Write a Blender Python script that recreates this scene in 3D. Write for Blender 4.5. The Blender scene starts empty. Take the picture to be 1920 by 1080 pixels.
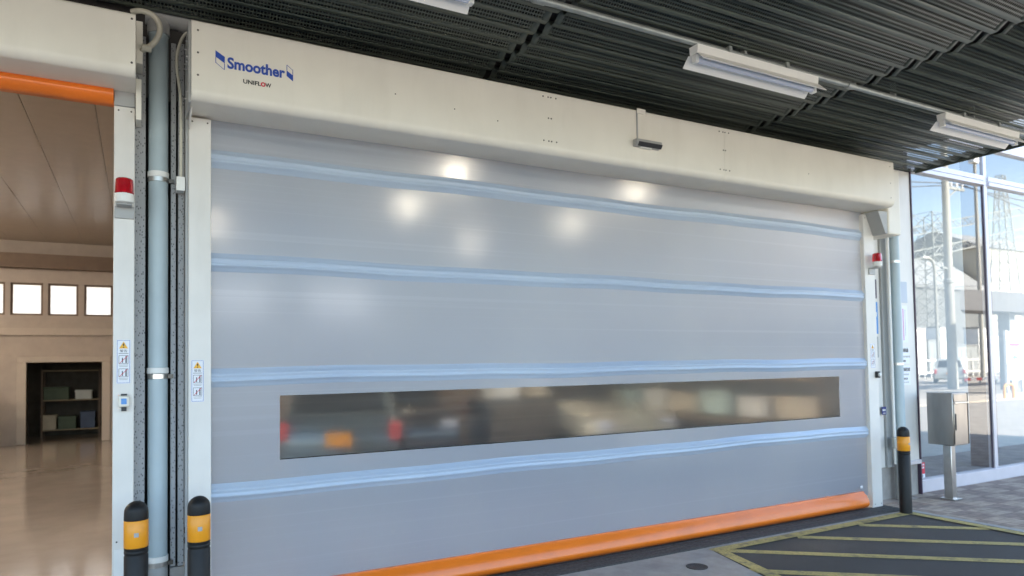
import bpy, bmesh, math, random
from mathutils import Vector, Matrix, Euler
random.seed(7)
S = bpy.context.scene
COL = S.collection
rad = math.radians

# ------------------------------------------------------------------ camera
YAW, PITCH, ROLL = 0.496649, 0.036414, -0.016208
cam_d = bpy.data.cameras.new("camera")
cam = bpy.data.objects.new("camera", cam_d)
COL.objects.link(cam)
fwd0 = Vector((math.sin(YAW), math.cos(YAW), 0)); rt0 = Vector((math.cos(YAW), -math.sin(YAW), 0)); up0 = Vector((0, 0, 1))
fwd = fwd0 * math.cos(PITCH) + up0 * math.sin(PITCH)
upv = up0 * math.cos(PITCH) - fwd0 * math.sin(PITCH)
rt = rt0 * math.cos(ROLL) + upv * math.sin(ROLL)
up2 = upv * math.cos(ROLL) - rt0 * math.sin(ROLL)
M = Matrix((rt, up2, -fwd)).transposed().to_4x4()
M.translation = (0.137, -4.6025, 1.4738)
cam.matrix_world = M
cam_d.sensor_width = 36.0
cam_d.lens = 1289.25 / 1920 * 36
cam_d.shift_y = (636.34 - 540) / 1920
cam_d.clip_start = 0.05
cam_d.clip_end = 2000
cam_d.dof.use_dof = True
cam_d.dof.focus_distance = 4.6
cam_d.dof.aperture_fstop = 24.2e-3 / 0.013
S.camera = cam

# ------------------------------------------------------------------ world, sun, exposure
SUN_EL = rad(38)
SUN_AZ = rad(18)                      # from +Y towards +X: the sun stands behind the building
W = bpy.data.worlds.new("World"); S.world = W; W.use_nodes = True
wn = W.node_tree.nodes; wl = W.node_tree.links
sky = wn.new("ShaderNodeTexSky"); sky.sky_type = 'NISHITA'; sky.sun_disc = False
sky.sun_elevation = SUN_EL; sky.sun_rotation = SUN_AZ; sky.air_density = 1.0; sky.dust_density = 1.5
wl.new(sky.outputs[0], wn["Background"].inputs[0]); wn["Background"].inputs[1].default_value = 0.13
sun_d = bpy.data.lights.new("sun", 'SUN'); sun_d.energy = 5.0; sun_d.angle = rad(0.5); sun_d.color = (1, .93, .82)
sun = bpy.data.objects.new("sun", sun_d); COL.objects.link(sun)
sdir = Vector((math.sin(SUN_AZ) * math.cos(SUN_EL), math.cos(SUN_AZ) * math.cos(SUN_EL), math.sin(SUN_EL)))
sun.rotation_euler = sdir.to_track_quat('Z', 'Y').to_euler()
vs = S.view_settings; vs.view_transform = 'Standard'; vs.look = 'None'; vs.gamma = 1.0; vs.use_curve_mapping = False
vs.exposure = 2.72
S.cycles.max_bounces = 10; S.cycles.transparent_max_bounces = 16
S.cycles.sample_clamp_indirect = 8
S.cycles.caustics_reflective = False

# ------------------------------------------------------------------ materials
def mat(name, col, rough=.5, metal=0, var=.08, scale=6, bump=0, bscale=60, coat=0, spec=.5, stretch=None, **kw):
    m = bpy.data.materials.new(name); m.use_nodes = True
    n = m.node_tree.nodes; l = m.node_tree.links; b = n["Principled BSDF"]
    b.inputs["Roughness"].default_value = rough; b.inputs["Metallic"].default_value = metal
    b.inputs["Coat Weight"].default_value = coat; b.inputs["Coat Roughness"].default_value = .12
    b.inputs["Specular IOR Level"].default_value = spec
    for k, v in kw.items(): b.inputs[k.replace('_', ' ')].default_value = v
    tc = n.new("ShaderNodeTexCoord"); mp = n.new("ShaderNodeMapping"); l.new(tc.outputs["Object"], mp.inputs[0])
    if stretch: mp.inputs["Scale"].default_value = stretch
    if var:
        t = n.new("ShaderNodeTexNoise"); t.inputs["Scale"].default_value = scale; t.inputs["Detail"].default_value = 6
        l.new(mp.outputs[0], t.inputs["Vector"])
        r = n.new("ShaderNodeValToRGB"); r.color_ramp.elements[0].position = .3; r.color_ramp.elements[1].position = .7
        r.color_ramp.elements[0].color = [c * (1 - var) for c in col[:3]] + [1]
        r.color_ramp.elements[1].color = [min(1, c * (1 + var)) for c in col[:3]] + [1]
        l.new(t.outputs["Fac"], r.inputs[0]); l.new(r.outputs[0], b.inputs["Base Color"])
    else:
        b.inputs["Base Color"].default_value = (*col[:3], 1)
    if bump:
        t2 = n.new("ShaderNodeTexNoise"); t2.inputs["Scale"].default_value = bscale; t2.inputs["Detail"].default_value = 4
        l.new(mp.outputs[0], t2.inputs["Vector"])
        bp = n.new("ShaderNodeBump"); bp.inputs["Strength"].default_value = bump; bp.inputs["Distance"].default_value = .01
        l.new(t2.outputs["Fac"], bp.inputs["Height"]); l.new(bp.outputs[0], b.inputs["Normal"])
    return m

def nodes(m):
    return m.node_tree.nodes, m.node_tree.links, m.node_tree.nodes["Principled BSDF"]

MT = {}
MT['cream'] = mat('cream_painted_steel', (.78, .74, .65), .42, var=.04, scale=3, bump=.02, bscale=25)
MT['white'] = mat('white_painted_steel', (.70, .67, .62), .4, var=.04, scale=4)
MT['grey_paint'] = mat('grey_painted_steel', (.36, .36, .35), .45, var=.05)
MT['screw'] = mat('dark_screw_metal', (.10, .09, .08), .4, .8, var=0)
MT['black'] = mat('black_rubber', (.018, .018, .02), .5, var=.15, scale=20)
MT['dark'] = mat('dark_gap', (.02, .018, .018), .8, var=0)
MT['soffit'] = mat('dark_wall_panel', (.045, .04, .036), .7, var=.15, scale=5)
MT['facade'] = mat('facade_panel', (.55, .54, .52), .6, var=.06)
MT['purple_trim'] = mat('dark_plum_trim', (.06, .035, .06), .5, var=0)
MT['orange'] = mat('orange_vinyl', (.80, .18, .014), .32, var=.06, scale=4, coat=.25, bump=.03, bscale=8)
MT['yellow'] = mat('yellow_reflective_tape', (.80, .31, .012), .4, var=.05)
MT['postblack'] = mat('black_plastic', (.010, .010, .010), .5, var=.2, scale=15, spec=.3)
MT['pipe'] = mat('pale_blue_pvc', (.40, .475, .50), .45, var=.05, scale=4)
MT['pipe_grey'] = mat('grey_pvc', (.33, .33, .32), .5, var=.06)
MT['steel'] = mat('stainless_steel', (.55, .54, .52), .28, 1, var=.08, scale=15)
MT['box_steel'] = mat('brushed_stainless', (.37, .345, .32), .30, 1, var=.1, scale=4, stretch=(2, 2, .6))
MT['conduit'] = mat('beige_flexible_conduit', (.52, .49, .40), .55, var=.06)
MT['galv'] = mat('galvanised_pipe', (.33, .35, .33), .45, .5, var=.15, scale=10)
MT['red_lens'] = mat('red_lens', (.62, .008, .02), .12, var=0, coat=1, Transmission_Weight=.45)
MT['navy'] = mat('navy_sign', (.02, .03, .16), .5, var=0)
MT['blue_ink'] = mat('blue_ink', (.02, .07, .38), .45, var=0)
MT['black_ink'] = mat('black_ink', (.012, .012, .012), .5, var=0)
MT['red_ink'] = mat('red_ink', (.62, .03, .06), .5, var=0)
MT['magenta_ink'] = mat('magenta_ink', (.55, .06, .35), .5, var=0)
MT['paper'] = mat('white_sticker', (.74, .75, .78), .45, var=.02)
MT['sign_yellow'] = mat('yellow_ink', (.8, .42, .03), .5, var=0)
MT['blue_board'] = mat('blue_notice', (.10, .28, .62), .45, var=.05)
MT['alu'] = mat('pale_aluminium_frame', (.62, .58, .60), .38, .15, var=.04)
MT['asphalt'] = mat('asphalt', (.070, .061, .054), .9, var=.35, scale=180, bump=.5, bscale=250)
MT['yard'] = mat('yard_asphalt', (.27, .25, .22), .9, var=.2, scale=3)
MT['concrete'] = mat('concrete', (.37, .34, .31), .8, var=.12, scale=9, bump=.15, bscale=90)
MT['kerb'] = mat('kerb_concrete', (.38, .36, .33), .85, var=.12, scale=7)
MT['walk'] = mat('sidewalk_concrete', (.40, .36, .30), .85, var=.1, scale=2)
MT['line'] = mat('worn_yellow_paint', (.48, .37, .13), .75, var=.25, scale=60)
def worn_line():
    m = MT['line']; n, l, b = nodes(m)
    src = b.inputs["Base Color"].links[0].from_socket
    tc = n.new("ShaderNodeTexCoord"); t = n.new("ShaderNodeTexNoise"); t.inputs["Scale"].default_value = 9; t.inputs["Detail"].default_value = 10; t.inputs["Roughness"].default_value = .75
    l.new(tc.outputs["Object"], t.inputs["Vector"])
    r = n.new("ShaderNodeValToRGB"); r.color_ramp.elements[0].position = .52; r.color_ramp.elements[1].position = .66; l.new(t.outputs["Fac"], r.inputs[0])
    mx = n.new("ShaderNodeMixRGB"); mx.inputs[2].default_value = (.16, .14, .085, 1)
    l.new(r.outputs[0], mx.inputs[0]); l.new(src, mx.inputs[1]); l.new(mx.outputs[0], b.inputs["Base Color"])
worn_line()
MT['grate'] = mat('dark_drain_grate', (.085, .085, .082), .7, 0, var=.3, scale=40, spec=.2)
MT['manhole'] = mat('cast_iron_cover', (.04, .04, .042), .6, .3, var=.3, scale=60, bump=.4, bscale=80)
MT['floor'] = mat('polished_epoxy_floor', (.43, .36, .31), .12, var=.08, scale=2, spec=.7)
MT['inwall'] = mat('beige_inner_wall', (.43, .37, .33), .8, var=.05)
MT['inceil'] = mat('tan_ceiling', (.37, .30, .225), .3, var=.05)
MT['inbeam'] = mat('brown_beam', (.17, .12, .09), .7, var=.1)
MT['jamb'] = mat('pale_door_frame', (.47, .41, .36), .6, var=.03)
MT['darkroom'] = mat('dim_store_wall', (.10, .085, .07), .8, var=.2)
MT['wood'] = mat('bench_wood', (.32, .24, .15), .6, var=.15)
MT['carton'] = mat('cardboard', (.58, .50, .38), .8, var=.1)
MT['teal'] = mat('pale_teal_bin', (.48, .62, .60), .6, var=.05)
MT['green'] = mat('green_crate', (.10, .13, .08), .6, var=.1)
MT['bluebin'] = mat('blue_crate', (.09, .12, .2), .6, var=.1)
MT['car_grey'] = mat('slate_car_paint', (.06, .085, .095), .3, .3, var=0, coat=1)
MT['car_dark'] = mat('dark_car_paint', (.012, .015, .025), .3, .2, var=0, coat=1)
MT['car_silver'] = mat('silver_car_paint', (.50, .50, .44), .3, .4, var=0, coat=1)
MT['glass_dark'] = mat('dark_car_glass', (.02, .025, .03), .05, var=0)
MT['tyre'] = mat('tyre_rubber', (.02, .02, .02), .8, var=0)
MT['whitep'] = mat('white_paint', (.75, .74, .70), .5, var=.05)
MT['fixture'] = mat('white_enamel', (.86, .85, .80), .35, var=.03)
MT['redp'] = mat('red_paint', (.6, .05, .05), .5, var=.05)
MT['orangep'] = mat('orange_pipe_paint', (.75, .32, .05), .5, var=.05)
MT['poleconc'] = mat('pole_concrete', (.34, .335, .30), .8, var=.08)
MT['towersteel'] = mat('tower_steel', (.30, .31, .29), .6, .3, var=.1)
MT['shed'] = mat('grey_shed_cladding', (.26, .28, .28), .7, var=.06, scale=.3)
MT['shedroof'] = mat('pale_shed_roof', (.24, .25, .25), .6, var=.05, scale=.3)
MT['slabgrey'] = mat('grey_forecourt_fascia', (.12, .12, .122), .6, var=.05, scale=.6)
MT['screen'] = mat('pale_bounce_paint', (.56, .55, .51), .8, var=.03)
MT['cladcream'] = mat('cream_cladding', (.46, .42, .33), .6, var=.05)
MT['wire'] = mat('black_cable', (.03, .03, .03), .6, var=0)
MT['tubewhite'] = mat('unlit_tube_glass', (.62, .66, .78), .25, var=0, coat=.5)
MT['tape'] = mat('clear_bluish_tape', (.42, .48, .56), .3, var=0)

def weather(key, amount, dirt, sc=(3, 3, .5), lo=.50, hi=.72):
    n, l, b = nodes(MT[key]); src = b.inputs["Base Color"].links[0].from_socket
    tc = n.new("ShaderNodeTexCoord"); mp = n.new("ShaderNodeMapping"); mp.inputs["Scale"].default_value = sc; l.new(tc.outputs["Object"], mp.inputs[0])
    t = n.new("ShaderNodeTexNoise"); t.inputs["Scale"].default_value = 2.4; t.inputs["Detail"].default_value = 8; t.inputs["Roughness"].default_value = .65; l.new(mp.outputs[0], t.inputs["Vector"])
    r = n.new("ShaderNodeValToRGB"); r.color_ramp.elements[0].position = lo; r.color_ramp.elements[1].position = hi; l.new(t.outputs["Fac"], r.inputs[0])
    k = n.new("ShaderNodeMath"); k.operation = 'MULTIPLY'; k.inputs[1].default_value = amount; l.new(r.outputs[0], k.inputs[0])
    mx = n.new("ShaderNodeMixRGB"); mx.inputs[2].default_value = (*dirt, 1); l.new(k.outputs[0], mx.inputs[0]); l.new(src, mx.inputs[1]); l.new(mx.outputs[0], b.inputs["Base Color"])
weather('cream', .08, (.45, .38, .28)); weather('white', .14, (.40, .38, .34)); weather('pipe', .2, (.26, .30, .31))
weather('orange', .35, (.40, .10, .03), (1, 4, 4)); weather('concrete', .45, (.16, .15, .145), (1, 1, 1)); weather('asphalt', .4, (.10, .095, .09), (.8, .8, .8))
weather('floor', .3, (.25, .19, .15), (.6, .6, .6)); weather('postblack', .5, (.035, .035, .035), (6, 6, 1)); weather('yellow', .3, (.5, .22, .03), (5, 5, 2))

def speckle():
    m = mat('speckled_panel', (.34, .34, .34), .75, var=.1, scale=8)
    n, l, b = nodes(m)
    tc = n.new("ShaderNodeTexCoord"); mp = n.new("ShaderNodeMapping"); l.new(tc.outputs["Object"], mp.inputs[0])
    mp.inputs["Scale"].default_value = (1, 1, .55); mp.inputs["Rotation"].default_value = (0, .7, 0)
    v = n.new("ShaderNodeTexVoronoi"); v.inputs["Scale"].default_value = 85; l.new(mp.outputs[0], v.inputs["Vector"])
    r = n.new("ShaderNodeValToRGB"); r.color_ramp.interpolation = 'EASE'
    r.color_ramp.elements[0].position = .18; r.color_ramp.elements[0].color = (.13, .13, .13, 1)
    r.color_ramp.elements[1].position = .36; r.color_ramp.elements[1].color = (.37, .37, .37, 1)
    l.new(v.outputs["Distance"], r.inputs[0]); l.new(r.outputs[0], b.inputs["Base Color"])
    return m
MT['speckle'] = speckle()

def perforated():
    m = mat('perforated_deck', (.088, .102, .081), .5, var=.15, scale=3)
    n, l, b = nodes(m)
    tc = n.new("ShaderNodeTexCoord"); sp = n.new("ShaderNodeSeparateXYZ"); l.new(tc.outputs["Object"], sp.inputs[0])
    def hole(o, pitch):
        a = n.new("ShaderNodeMath"); a.operation = 'DIVIDE'; a.inputs[1].default_value = pitch; l.new(o, a.inputs[0])
        f = n.new("ShaderNodeMath"); f.operation = 'FRACT'; l.new(a.outputs[0], f.inputs[0])
        s = n.new("ShaderNodeMath"); s.operation = 'SUBTRACT'; s.inputs[1].default_value = .5; l.new(f.outputs[0], s.inputs[0])
        q = n.new("ShaderNodeMath"); q.operation = 'POWER'; q.inputs[1].default_value = 2; l.new(s.outputs[0], q.inputs[0])
        return q.outputs[0]
    ad = n.new("ShaderNodeMath"); ad.operation = 'ADD'
    l.new(hole(sp.outputs[0], .020), ad.inputs[0]); l.new(hole(sp.outputs[1], .020), ad.inputs[1])
    lt = n.new("ShaderNodeMath"); lt.operation = 'LESS_THAN'; lt.inputs[1].default_value = .36 ** 2; l.new(ad.outputs[0], lt.inputs[0])
    tr = n.new("ShaderNodeBsdfTransparent"); mx = n.new("ShaderNodeMixShader")
    l.new(lt.outputs[0], mx.inputs[0]); l.new(b.outputs[0], mx.inputs[1]); l.new(tr.outputs[0], mx.inputs[2])
    l.new(mx.outputs[0], n["Material Output"].inputs[0])
    return m
MT['perf'] = perforated()
MT['deck'] = mat('green_grey_deck', (.088, .102, .081), .5, var=.12, scale=3)

def vinyl(name, col, trans, rough, ior, coat, transl, wave=.02, cr=.14):
    m = mat(name, col, rough, var=.03, scale=1.2)
    n, l, b = nodes(m)
    b.inputs["Transmission Weight"].default_value = trans; b.inputs["IOR"].default_value = ior
    b.inputs["Coat Weight"].default_value = coat; b.inputs["Coat Roughness"].default_value = cr
    tc = n.new("ShaderNodeTexCoord"); mp = n.new("ShaderNodeMapping"); l.new(tc.outputs["Object"], mp.inputs[0])
    mp.inputs["Scale"].default_value = (.35, 1, 9)
    t = n.new("ShaderNodeTexNoise"); t.inputs["Scale"].default_value = 2.2; t.inputs["Detail"].default_value = 4; l.new(mp.outputs[0], t.inputs["Vector"])
    w = n.new("ShaderNodeTexWave"); w.wave_type = 'BANDS'; w.bands_direction = 'X'; w.inputs["Scale"].default_value = 26; w.inputs["Distortion"].default_value = .4
    l.new(tc.outputs["Object"], w.inputs["Vector"])
    ad = n.new("ShaderNodeMath"); ad.operation = 'MULTIPLY_ADD'; ad.inputs[1].default_value = .035
    l.new(w.outputs["Fac"], ad.inputs[0]); l.new(t.outputs["Fac"], ad.inputs[2])
    bp = n.new("ShaderNodeBump"); bp.inputs["Strength"].default_value = 1; bp.inputs["Distance"].default_value = wave
    l.new(ad.outputs[0], bp.inputs["Height"]); l.new(bp.outputs[0], b.inputs["Coat Normal"])
    # faint fold lines across the sheet; broad soft tone paints in reflection and transmission
    mp2 = n.new("ShaderNodeMapping"); mp2.inputs["Scale"].default_value = (.10, 1, 34); l.new(tc.outputs["Object"], mp2.inputs[0])
    t2 = n.new("ShaderNodeTexNoise"); t2.inputs["Scale"].default_value = 1.0; t2.inputs["Detail"].default_value = 3; l.new(mp2.outputs[0], t2.inputs["Vector"])
    r2 = n.new("ShaderNodeValToRGB"); e = r2.color_ramp.elements; e[0].position = .56; e[0].color = (0, 0, 0, 1); e[1].position = .66; e[1].color = (1, 1, 1, 1)
    l.new(t2.outputs["Fac"], r2.inputs[0])
    t3 = n.new("ShaderNodeTexNoise"); t3.inputs["Scale"].default_value = .9; t3.inputs["Detail"].default_value = 2; l.new(tc.outputs["Object"], t3.inputs["Vector"])
    r3 = n.new("ShaderNodeValToRGB"); e = r3.color_ramp.elements; e[0].position = .3; e[1].position = .7
    e[0].color = (col[0] * .91, col[1] * .93, col[2] * .97, 1); e[1].color = (col[0] * 1.08, col[1] * 1.07, col[2] * 1.04, 1)
    l.new(t3.outputs["Fac"], r3.inputs[0])
    mc = n.new("ShaderNodeMixRGB"); mc.inputs[2].default_value = (min(1, col[0] * 1.22), min(1, col[1] * 1.2), min(1, col[2] * 1.18), 1)
    mf = n.new("ShaderNodeMath"); mf.operation = 'MULTIPLY'; mf.inputs[1].default_value = .5; l.new(r2.outputs[0], mf.inputs[0])
    l.new(mf.outputs[0], mc.inputs[0]); l.new(r3.outputs[0], mc.inputs[1]); l.new(mc.outputs[0], b.inputs["Base Color"])
    if transl:
        ts = n.new("ShaderNodeBsdfTranslucent"); ts.inputs[0].default_value = (*col, 1)
        mx = n.new("ShaderNodeMixShader"); mx.inputs[0].default_value = transl
        l.new(b.outputs[0], mx.inputs[1]); l.new(ts.outputs[0], mx.inputs[2]); l.new(mx.outputs[0], n["Material Output"].inputs[0])
    return m
MT['curtain'] = vinyl('translucent_grey_vinyl', (.360, .412, .495), .40, .56, 1.15, 1, .14, wave=.0003, cr=.34)
nodes(MT['curtain'])[2].inputs['Coat IOR'].default_value = 1.62
MT['pocket'] = vinyl('sky_tinted_pocket_vinyl', (.42, .50, .61), .05, .4, 1.4, .8, .05, wave=.004, cr=.2)  # bluer, lighter base paints the sky's reflection onto the bands
MT['vwindow'] = vinyl('frosted_clear_vinyl', (.62, .64, .66), .97, .32, 1.10, .25, 0, wave=.004)

def emit(name, col, st):
    m = bpy.data.materials.new(name); m.use_nodes = True
    n, l, b = nodes(m); b.inputs["Emission Color"].default_value = (*col, 1); b.inputs["Emission Strength"].default_value = st
    b.inputs["Base Color"].default_value = (.7, .7, .7, 1)
    return m
MT['lit'] = emit('lit_lamp', (1, .83, .60), 14)
MT['lit_fill'] = emit('added_fill_lamp', (1, .88, .70), 110)  # for the unseen lamps added to fill the workshop

def frosted():
    m = mat('frosted_window', (.8, .8, .8), .5, var=0); n, l, b = nodes(m)
    ts = n.new("ShaderNodeBsdfTranslucent"); ts.inputs[0].default_value = (.85, .85, .85, 1)
    mx = n.new("ShaderNodeMixShader"); mx.inputs[0].default_value = .75
    l.new(b.outputs[0], mx.inputs[1]); l.new(ts.outputs[0], mx.inputs[2]); l.new(mx.outputs[0], n["Material Output"].inputs[0])
    return m
MT['frost'] = frosted()

def shopglass(name, refl, tint):
    m = bpy.data.materials.new(name); m.use_nodes = True; n, l, b = nodes(m); n.remove(b)
    g = n.new("ShaderNodeBsdfGlossy"); g.inputs["Roughness"].default_value = 0; g.inputs[0].default_value = (.96, .98, 1, 1)
    t = n.new("ShaderNodeBsdfTransparent"); t.inputs[0].default_value = (*tint, 1)
    mx = n.new("ShaderNodeMixShader"); mx.inputs[0].default_value = refl
    l.new(t.outputs[0], mx.inputs[1]); l.new(g.outputs[0], mx.inputs[2]); l.new(mx.outputs[0], n["Material Output"].inputs[0])
    return m
MT['shopglass'] = shopglass('coated_shop_glass', .235, (.82, .87, .90))

def pavers():
    m = mat('checker_block_paving', (.2, .2, .2), .85, var=0, bump=.2, bscale=150); n, l, b = nodes(m)
    tc = n.new("ShaderNodeTexCoord"); ck = n.new("ShaderNodeTexChecker"); ck.inputs["Scale"].default_value = 1 / .3
    l.new(tc.outputs["Object"], ck.inputs["Vector"])
    ck.inputs[1].default_value = (.44, .35, .27, 1); ck.inputs[2].default_value = (.315, .24, .195, 1)
    br = n.new("ShaderNodeTexBrick"); br.inputs["Scale"].default_value = 1; br.inputs["Brick Width"].default_value = .2; br.inputs["Row Height"].default_value = .1
    br.inputs["Mortar Size"].default_value = .004; br.inputs[1].default_value = (1, 1, 1, 1); br.inputs[2].default_value = (.86, .86, .86, 1); br.inputs[3].default_value = (.55, .55, .55, 1)
    l.new(tc.outputs["Object"], br.inputs["Vector"])
    no = n.new("ShaderNodeTexNoise"); no.inputs["Scale"].default_value = 14; no.inputs["Detail"].default_value = 8; l.new(tc.outputs["Object"], no.inputs["Vector"])
    m1 = n.new("ShaderNodeMixRGB"); m1.blend_type = 'MULTIPLY'; m1.inputs[0].default_value = 1
    l.new(ck.outputs[0], m1.inputs[1]); l.new(br.outputs[0], m1.inputs[2])
    m2 = n.new("ShaderNodeMixRGB"); m2.blend_type = 'OVERLAY'; m2.inputs[0].default_value = .5
    l.new(m1.outputs[0], m2.inputs[1]); l.new(no.outputs["Fac"], m2.inputs[2]); l.new(m2.outputs[0], b.inputs["Base Color"])
    return m
MT['pavers'] = pavers()

def corrug(name, col, pitch):
    m = mat(name, col, .6, var=.06, scale=.4); n, l, b = nodes(m)
    tc = n.new("ShaderNodeTexCoord"); w = n.new("ShaderNodeTexWave"); w.bands_direction = 'X'; w.inputs["Scale"].default_value = 6.28 / 20 / pitch
    l.new(tc.outputs["Object"], w.inputs["Vector"])
    bp = n.new("ShaderNodeBump"); bp.inputs["Strength"].default_value = 1; bp.inputs["Distance"].default_value = .1
    l.new(w.outputs["Fac"], bp.inputs["Height"]); l.new(bp.outputs[0], b.inputs["Normal"])
    return m
MT['corrug'] = corrug('corrugated_grey_cladding', (.16, .17, .17), .5)

# ------------------------------------------------------------------ builders
POS = {}
class MB:
    def __init__(s): s.v = []; s.f = []; s.mi = []
    def add(s, vs, fs, mi=0):
        o = len(s.v); s.v += [Vector(v) for v in vs]
        for f in fs: s.f.append([i + o for i in f]); s.mi.append(mi)
        return s
    def box(s, x0, x1, y0, y1, z0, z1, mi=0):
        vs = [(x, y, z) for z in (z0, z1) for y in (y0, y1) for x in (x0, x1)]
        return s.add(vs, [(0, 2, 3, 1), (4, 5, 7, 6), (0, 1, 5, 4), (2, 6, 7, 3), (0, 4, 6, 2), (1, 3, 7, 5)], mi)
    def quad(s, a, b, c, d, mi=0): return s.add([a, b, c, d], [(0, 1, 2, 3)], mi)
    def prism(s, prof, axis, a0, a1, mi=0, caps=True, closed=True):
        n = len(prof)
        def P(p, a):
            return (a, p[0], p[1]) if axis == 0 else ((p[0], a, p[1]) if axis == 1 else (p[0], p[1], a))
        vs = [P(p, a0) for p in prof] + [P(p, a1) for p in prof]
        fs = [(i, (i + 1) % n, n + (i + 1) % n, n + i) for i in range(n if closed else n - 1)]
        if caps and closed: fs += [tuple(range(n - 1, -1, -1)), tuple(range(n, 2 * n))]
        return s.add(vs, fs, mi)
    def lathe(s, prof, c=(0, 0, 0), n=32, mi=0, axis='z', cap=True):
        vs = []
        for r, h in prof:
            for k in range(n):
                a = 2 * math.pi * k / n; x, y = r * math.cos(a), r * math.sin(a)
                p = (x, y, h) if axis == 'z' else ((h, x, y) if axis == 'x' else (x, h, y))
                vs.append((c[0] + p[0], c[1] + p[1], c[2] + p[2]))
        fs = []
        for j in range(len(prof) - 1):
            for k in range(n): fs.append((j * n + k, j * n + (k + 1) % n, (j + 1) * n + (k + 1) % n, (j + 1) * n + k))
        if cap: fs += [tuple(range(n - 1, -1, -1)), tuple(range((len(prof) - 1) * n, len(prof) * n))]
        return s.add(vs, fs, mi)
    def cyl(s, c, r, h, n=24, axis='z', mi=0): return s.lathe([(r, 0), (r, h)], c, n, mi, axis)
    def tube(s, pts, r, n=10, mi=0, smooth=0):
        pts = [Vector(p) for p in pts]
        for _ in range(smooth):
            q = [pts[0]]
            for a, b in zip(pts, pts[1:]): q += [a * .75 + b * .25, a * .25 + b * .75]
            pts = q + [pts[-1]]
        vs = []; N = len(pts)
        for i, p in enumerate(pts):
            d = (pts[min(i + 1, N - 1)] - pts[max(i - 1, 0)]).normalized()
            a = d.orthogonal().normalized() if i == 0 else (pa - d * pa.dot(d)).normalized()
            pa = a; b = d.cross(a)
            rr = r[i] if isinstance(r, (list, tuple)) else r
            for k in range(n):
                t = 2 * math.pi * k / n; vs.append(p + (a * math.cos(t) + b * math.sin(t)) * rr)
        fs = []
        for i in range(N - 1):
            for k in range(n): fs.append((i * n + k, i * n + (k + 1) % n, (i + 1) * n + (k + 1) % n, (i + 1) * n + k))
        fs += [tuple(range(n - 1, -1, -1)), tuple(range((N - 1) * n, N * n))]
        return s.add(vs, fs, mi)
    def bar(s, a, b, w, mi=0): return s.tube([a, b], w * .7, 4, mi)
    def build(s, name, mats, parent=None, bevel=0, angle=35, local=False, seg=2):
        me = bpy.data.meshes.new(name)
        off = POS.get(parent.name, Vector()) if (parent and not local) else Vector()
        me.from_pydata([v - off for v in s.v], [], s.f)
        for m in (mats if isinstance(mats, (list, tuple)) else [mats]): me.materials.append(MT[m])
        for p, i in zip(me.polygons, s.mi): p.material_index = i; p.use_smooth = True
        bm = bmesh.new(); bm.from_mesh(me); bmesh.ops.recalc_face_normals(bm, faces=bm.faces); bm.to_mesh(me); bm.free()
        me.set_sharp_from_angle(angle=rad(angle))
        o = bpy.data.objects.new(name, me); COL.objects.link(o)
        if parent: o.parent = parent
        POS[o.name] = off
        if bevel:
            b = o.modifiers.new("bevel", 'BEVEL'); b.width = bevel; b.segments = seg; b.limit_method = 'ANGLE'; b.angle_limit = rad(40)
        return o

def tag(o, label=None, cat=None, group=None, kind=None):
    if label: o["label"] = label
    if cat: o["category"] = cat
    if group: o["group"] = group
    if kind: o["kind"] = kind
    return o
def thing(name, loc, label, cat, group=None, kind=None, rz=0):
    o = bpy.data.objects.new(name, None); COL.objects.link(o); o.location = loc; o.rotation_euler = (0, 0, rz)
    o.empty_display_size = .1
    POS[o.name] = Vector(loc)
    return tag(o, label, cat, group, kind)
def copy_tree(o, parent=None):
    c = o.copy(); COL.objects.link(c)
    if parent: c.parent = parent
    for ch in list(o.children): copy_tree(ch, c)
    return c
def text_faces(body, width, height, offset=0.0):
    """flat lettering in the XZ plane, lower left corner at the origin, scaled to width x height"""
    cu = bpy.data.curves.new("lettering", 'FONT'); cu.body = body; cu.size = 1; cu.offset = offset; cu.resolution_u = 4
    ob = bpy.data.objects.new("lettering", cu); COL.objects.link(ob)
    dg = bpy.context.evaluated_depsgraph_get()
    me = bpy.data.meshes.new_from_object(ob.evaluated_get(dg))
    vs = [v.co.copy() for v in me.vertices]; fs = [list(p.vertices) for p in me.polygons]
    bpy.data.objects.remove(ob); bpy.data.meshes.remove(me)
    if not vs: return [], []
    x0 = min(v.x for v in vs); x1 = max(v.x for v in vs); y0 = min(v.y for v in vs); y1 = max(v.y for v in vs)
    return [((v.x - x0) / (x1 - x0) * width, 0, (v.y - y0) / (y1 - y0) * height) for v in vs], fs
def put_text(mb, body, x, y, z, w, h, mi=0, offset=0.0):
    vs, fs = text_faces(body, w, h, offset)
    if vs: mb.add([(v[0] + x, y, v[2] + z) for v in vs], fs, mi)
def poly_xz(mb, pts, y, mi=0): mb.add([(p[0], y, p[1]) for p in pts], [tuple(range(len(pts)))], mi)

# ------------------------------------------------------------------ ground
G = -.07          # ground level under the doors
def sheet(name, x0, x1, y0, y1, z, m, kind='structure'):
    o = MB().quad((x0, y0, z), (x1, y0, z), (x1, y1, z), (x0, y1, z)).build(name, m); o["kind"] = kind; return o
sheet('ground', -600, 700, -700, 500, G - .030, 'yard')
def flat(name, pts, z, m):
    o = MB().add([(x, y, G + z) for x, y in pts], [tuple(range(len(pts)))]).build(name, m); o["kind"] = 'structure'; return o
flat('road', [(3.2, -4.2), (6.98, -4.2), (6.98, -.30), (4.29, -.30)], -.014, 'asphalt')
MB().add([(x, y, G - .008) for x, y in ((-9, -.27), (7.06, -.27), (7.06, -.315), (4.31, -.315), (4.26, -.40), (3.25, -4.2), (-9, -4.2))],
         [(0, 6, 5, 4), (0, 4, 3, 2, 1)]).build('concrete_apron', 'concrete')["kind"] = 'structure'
flat('pavement', [(7.065, -4.2), (14, -4.2), (14, .2), (7.065, .2)], -.006, 'pavers')
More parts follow.
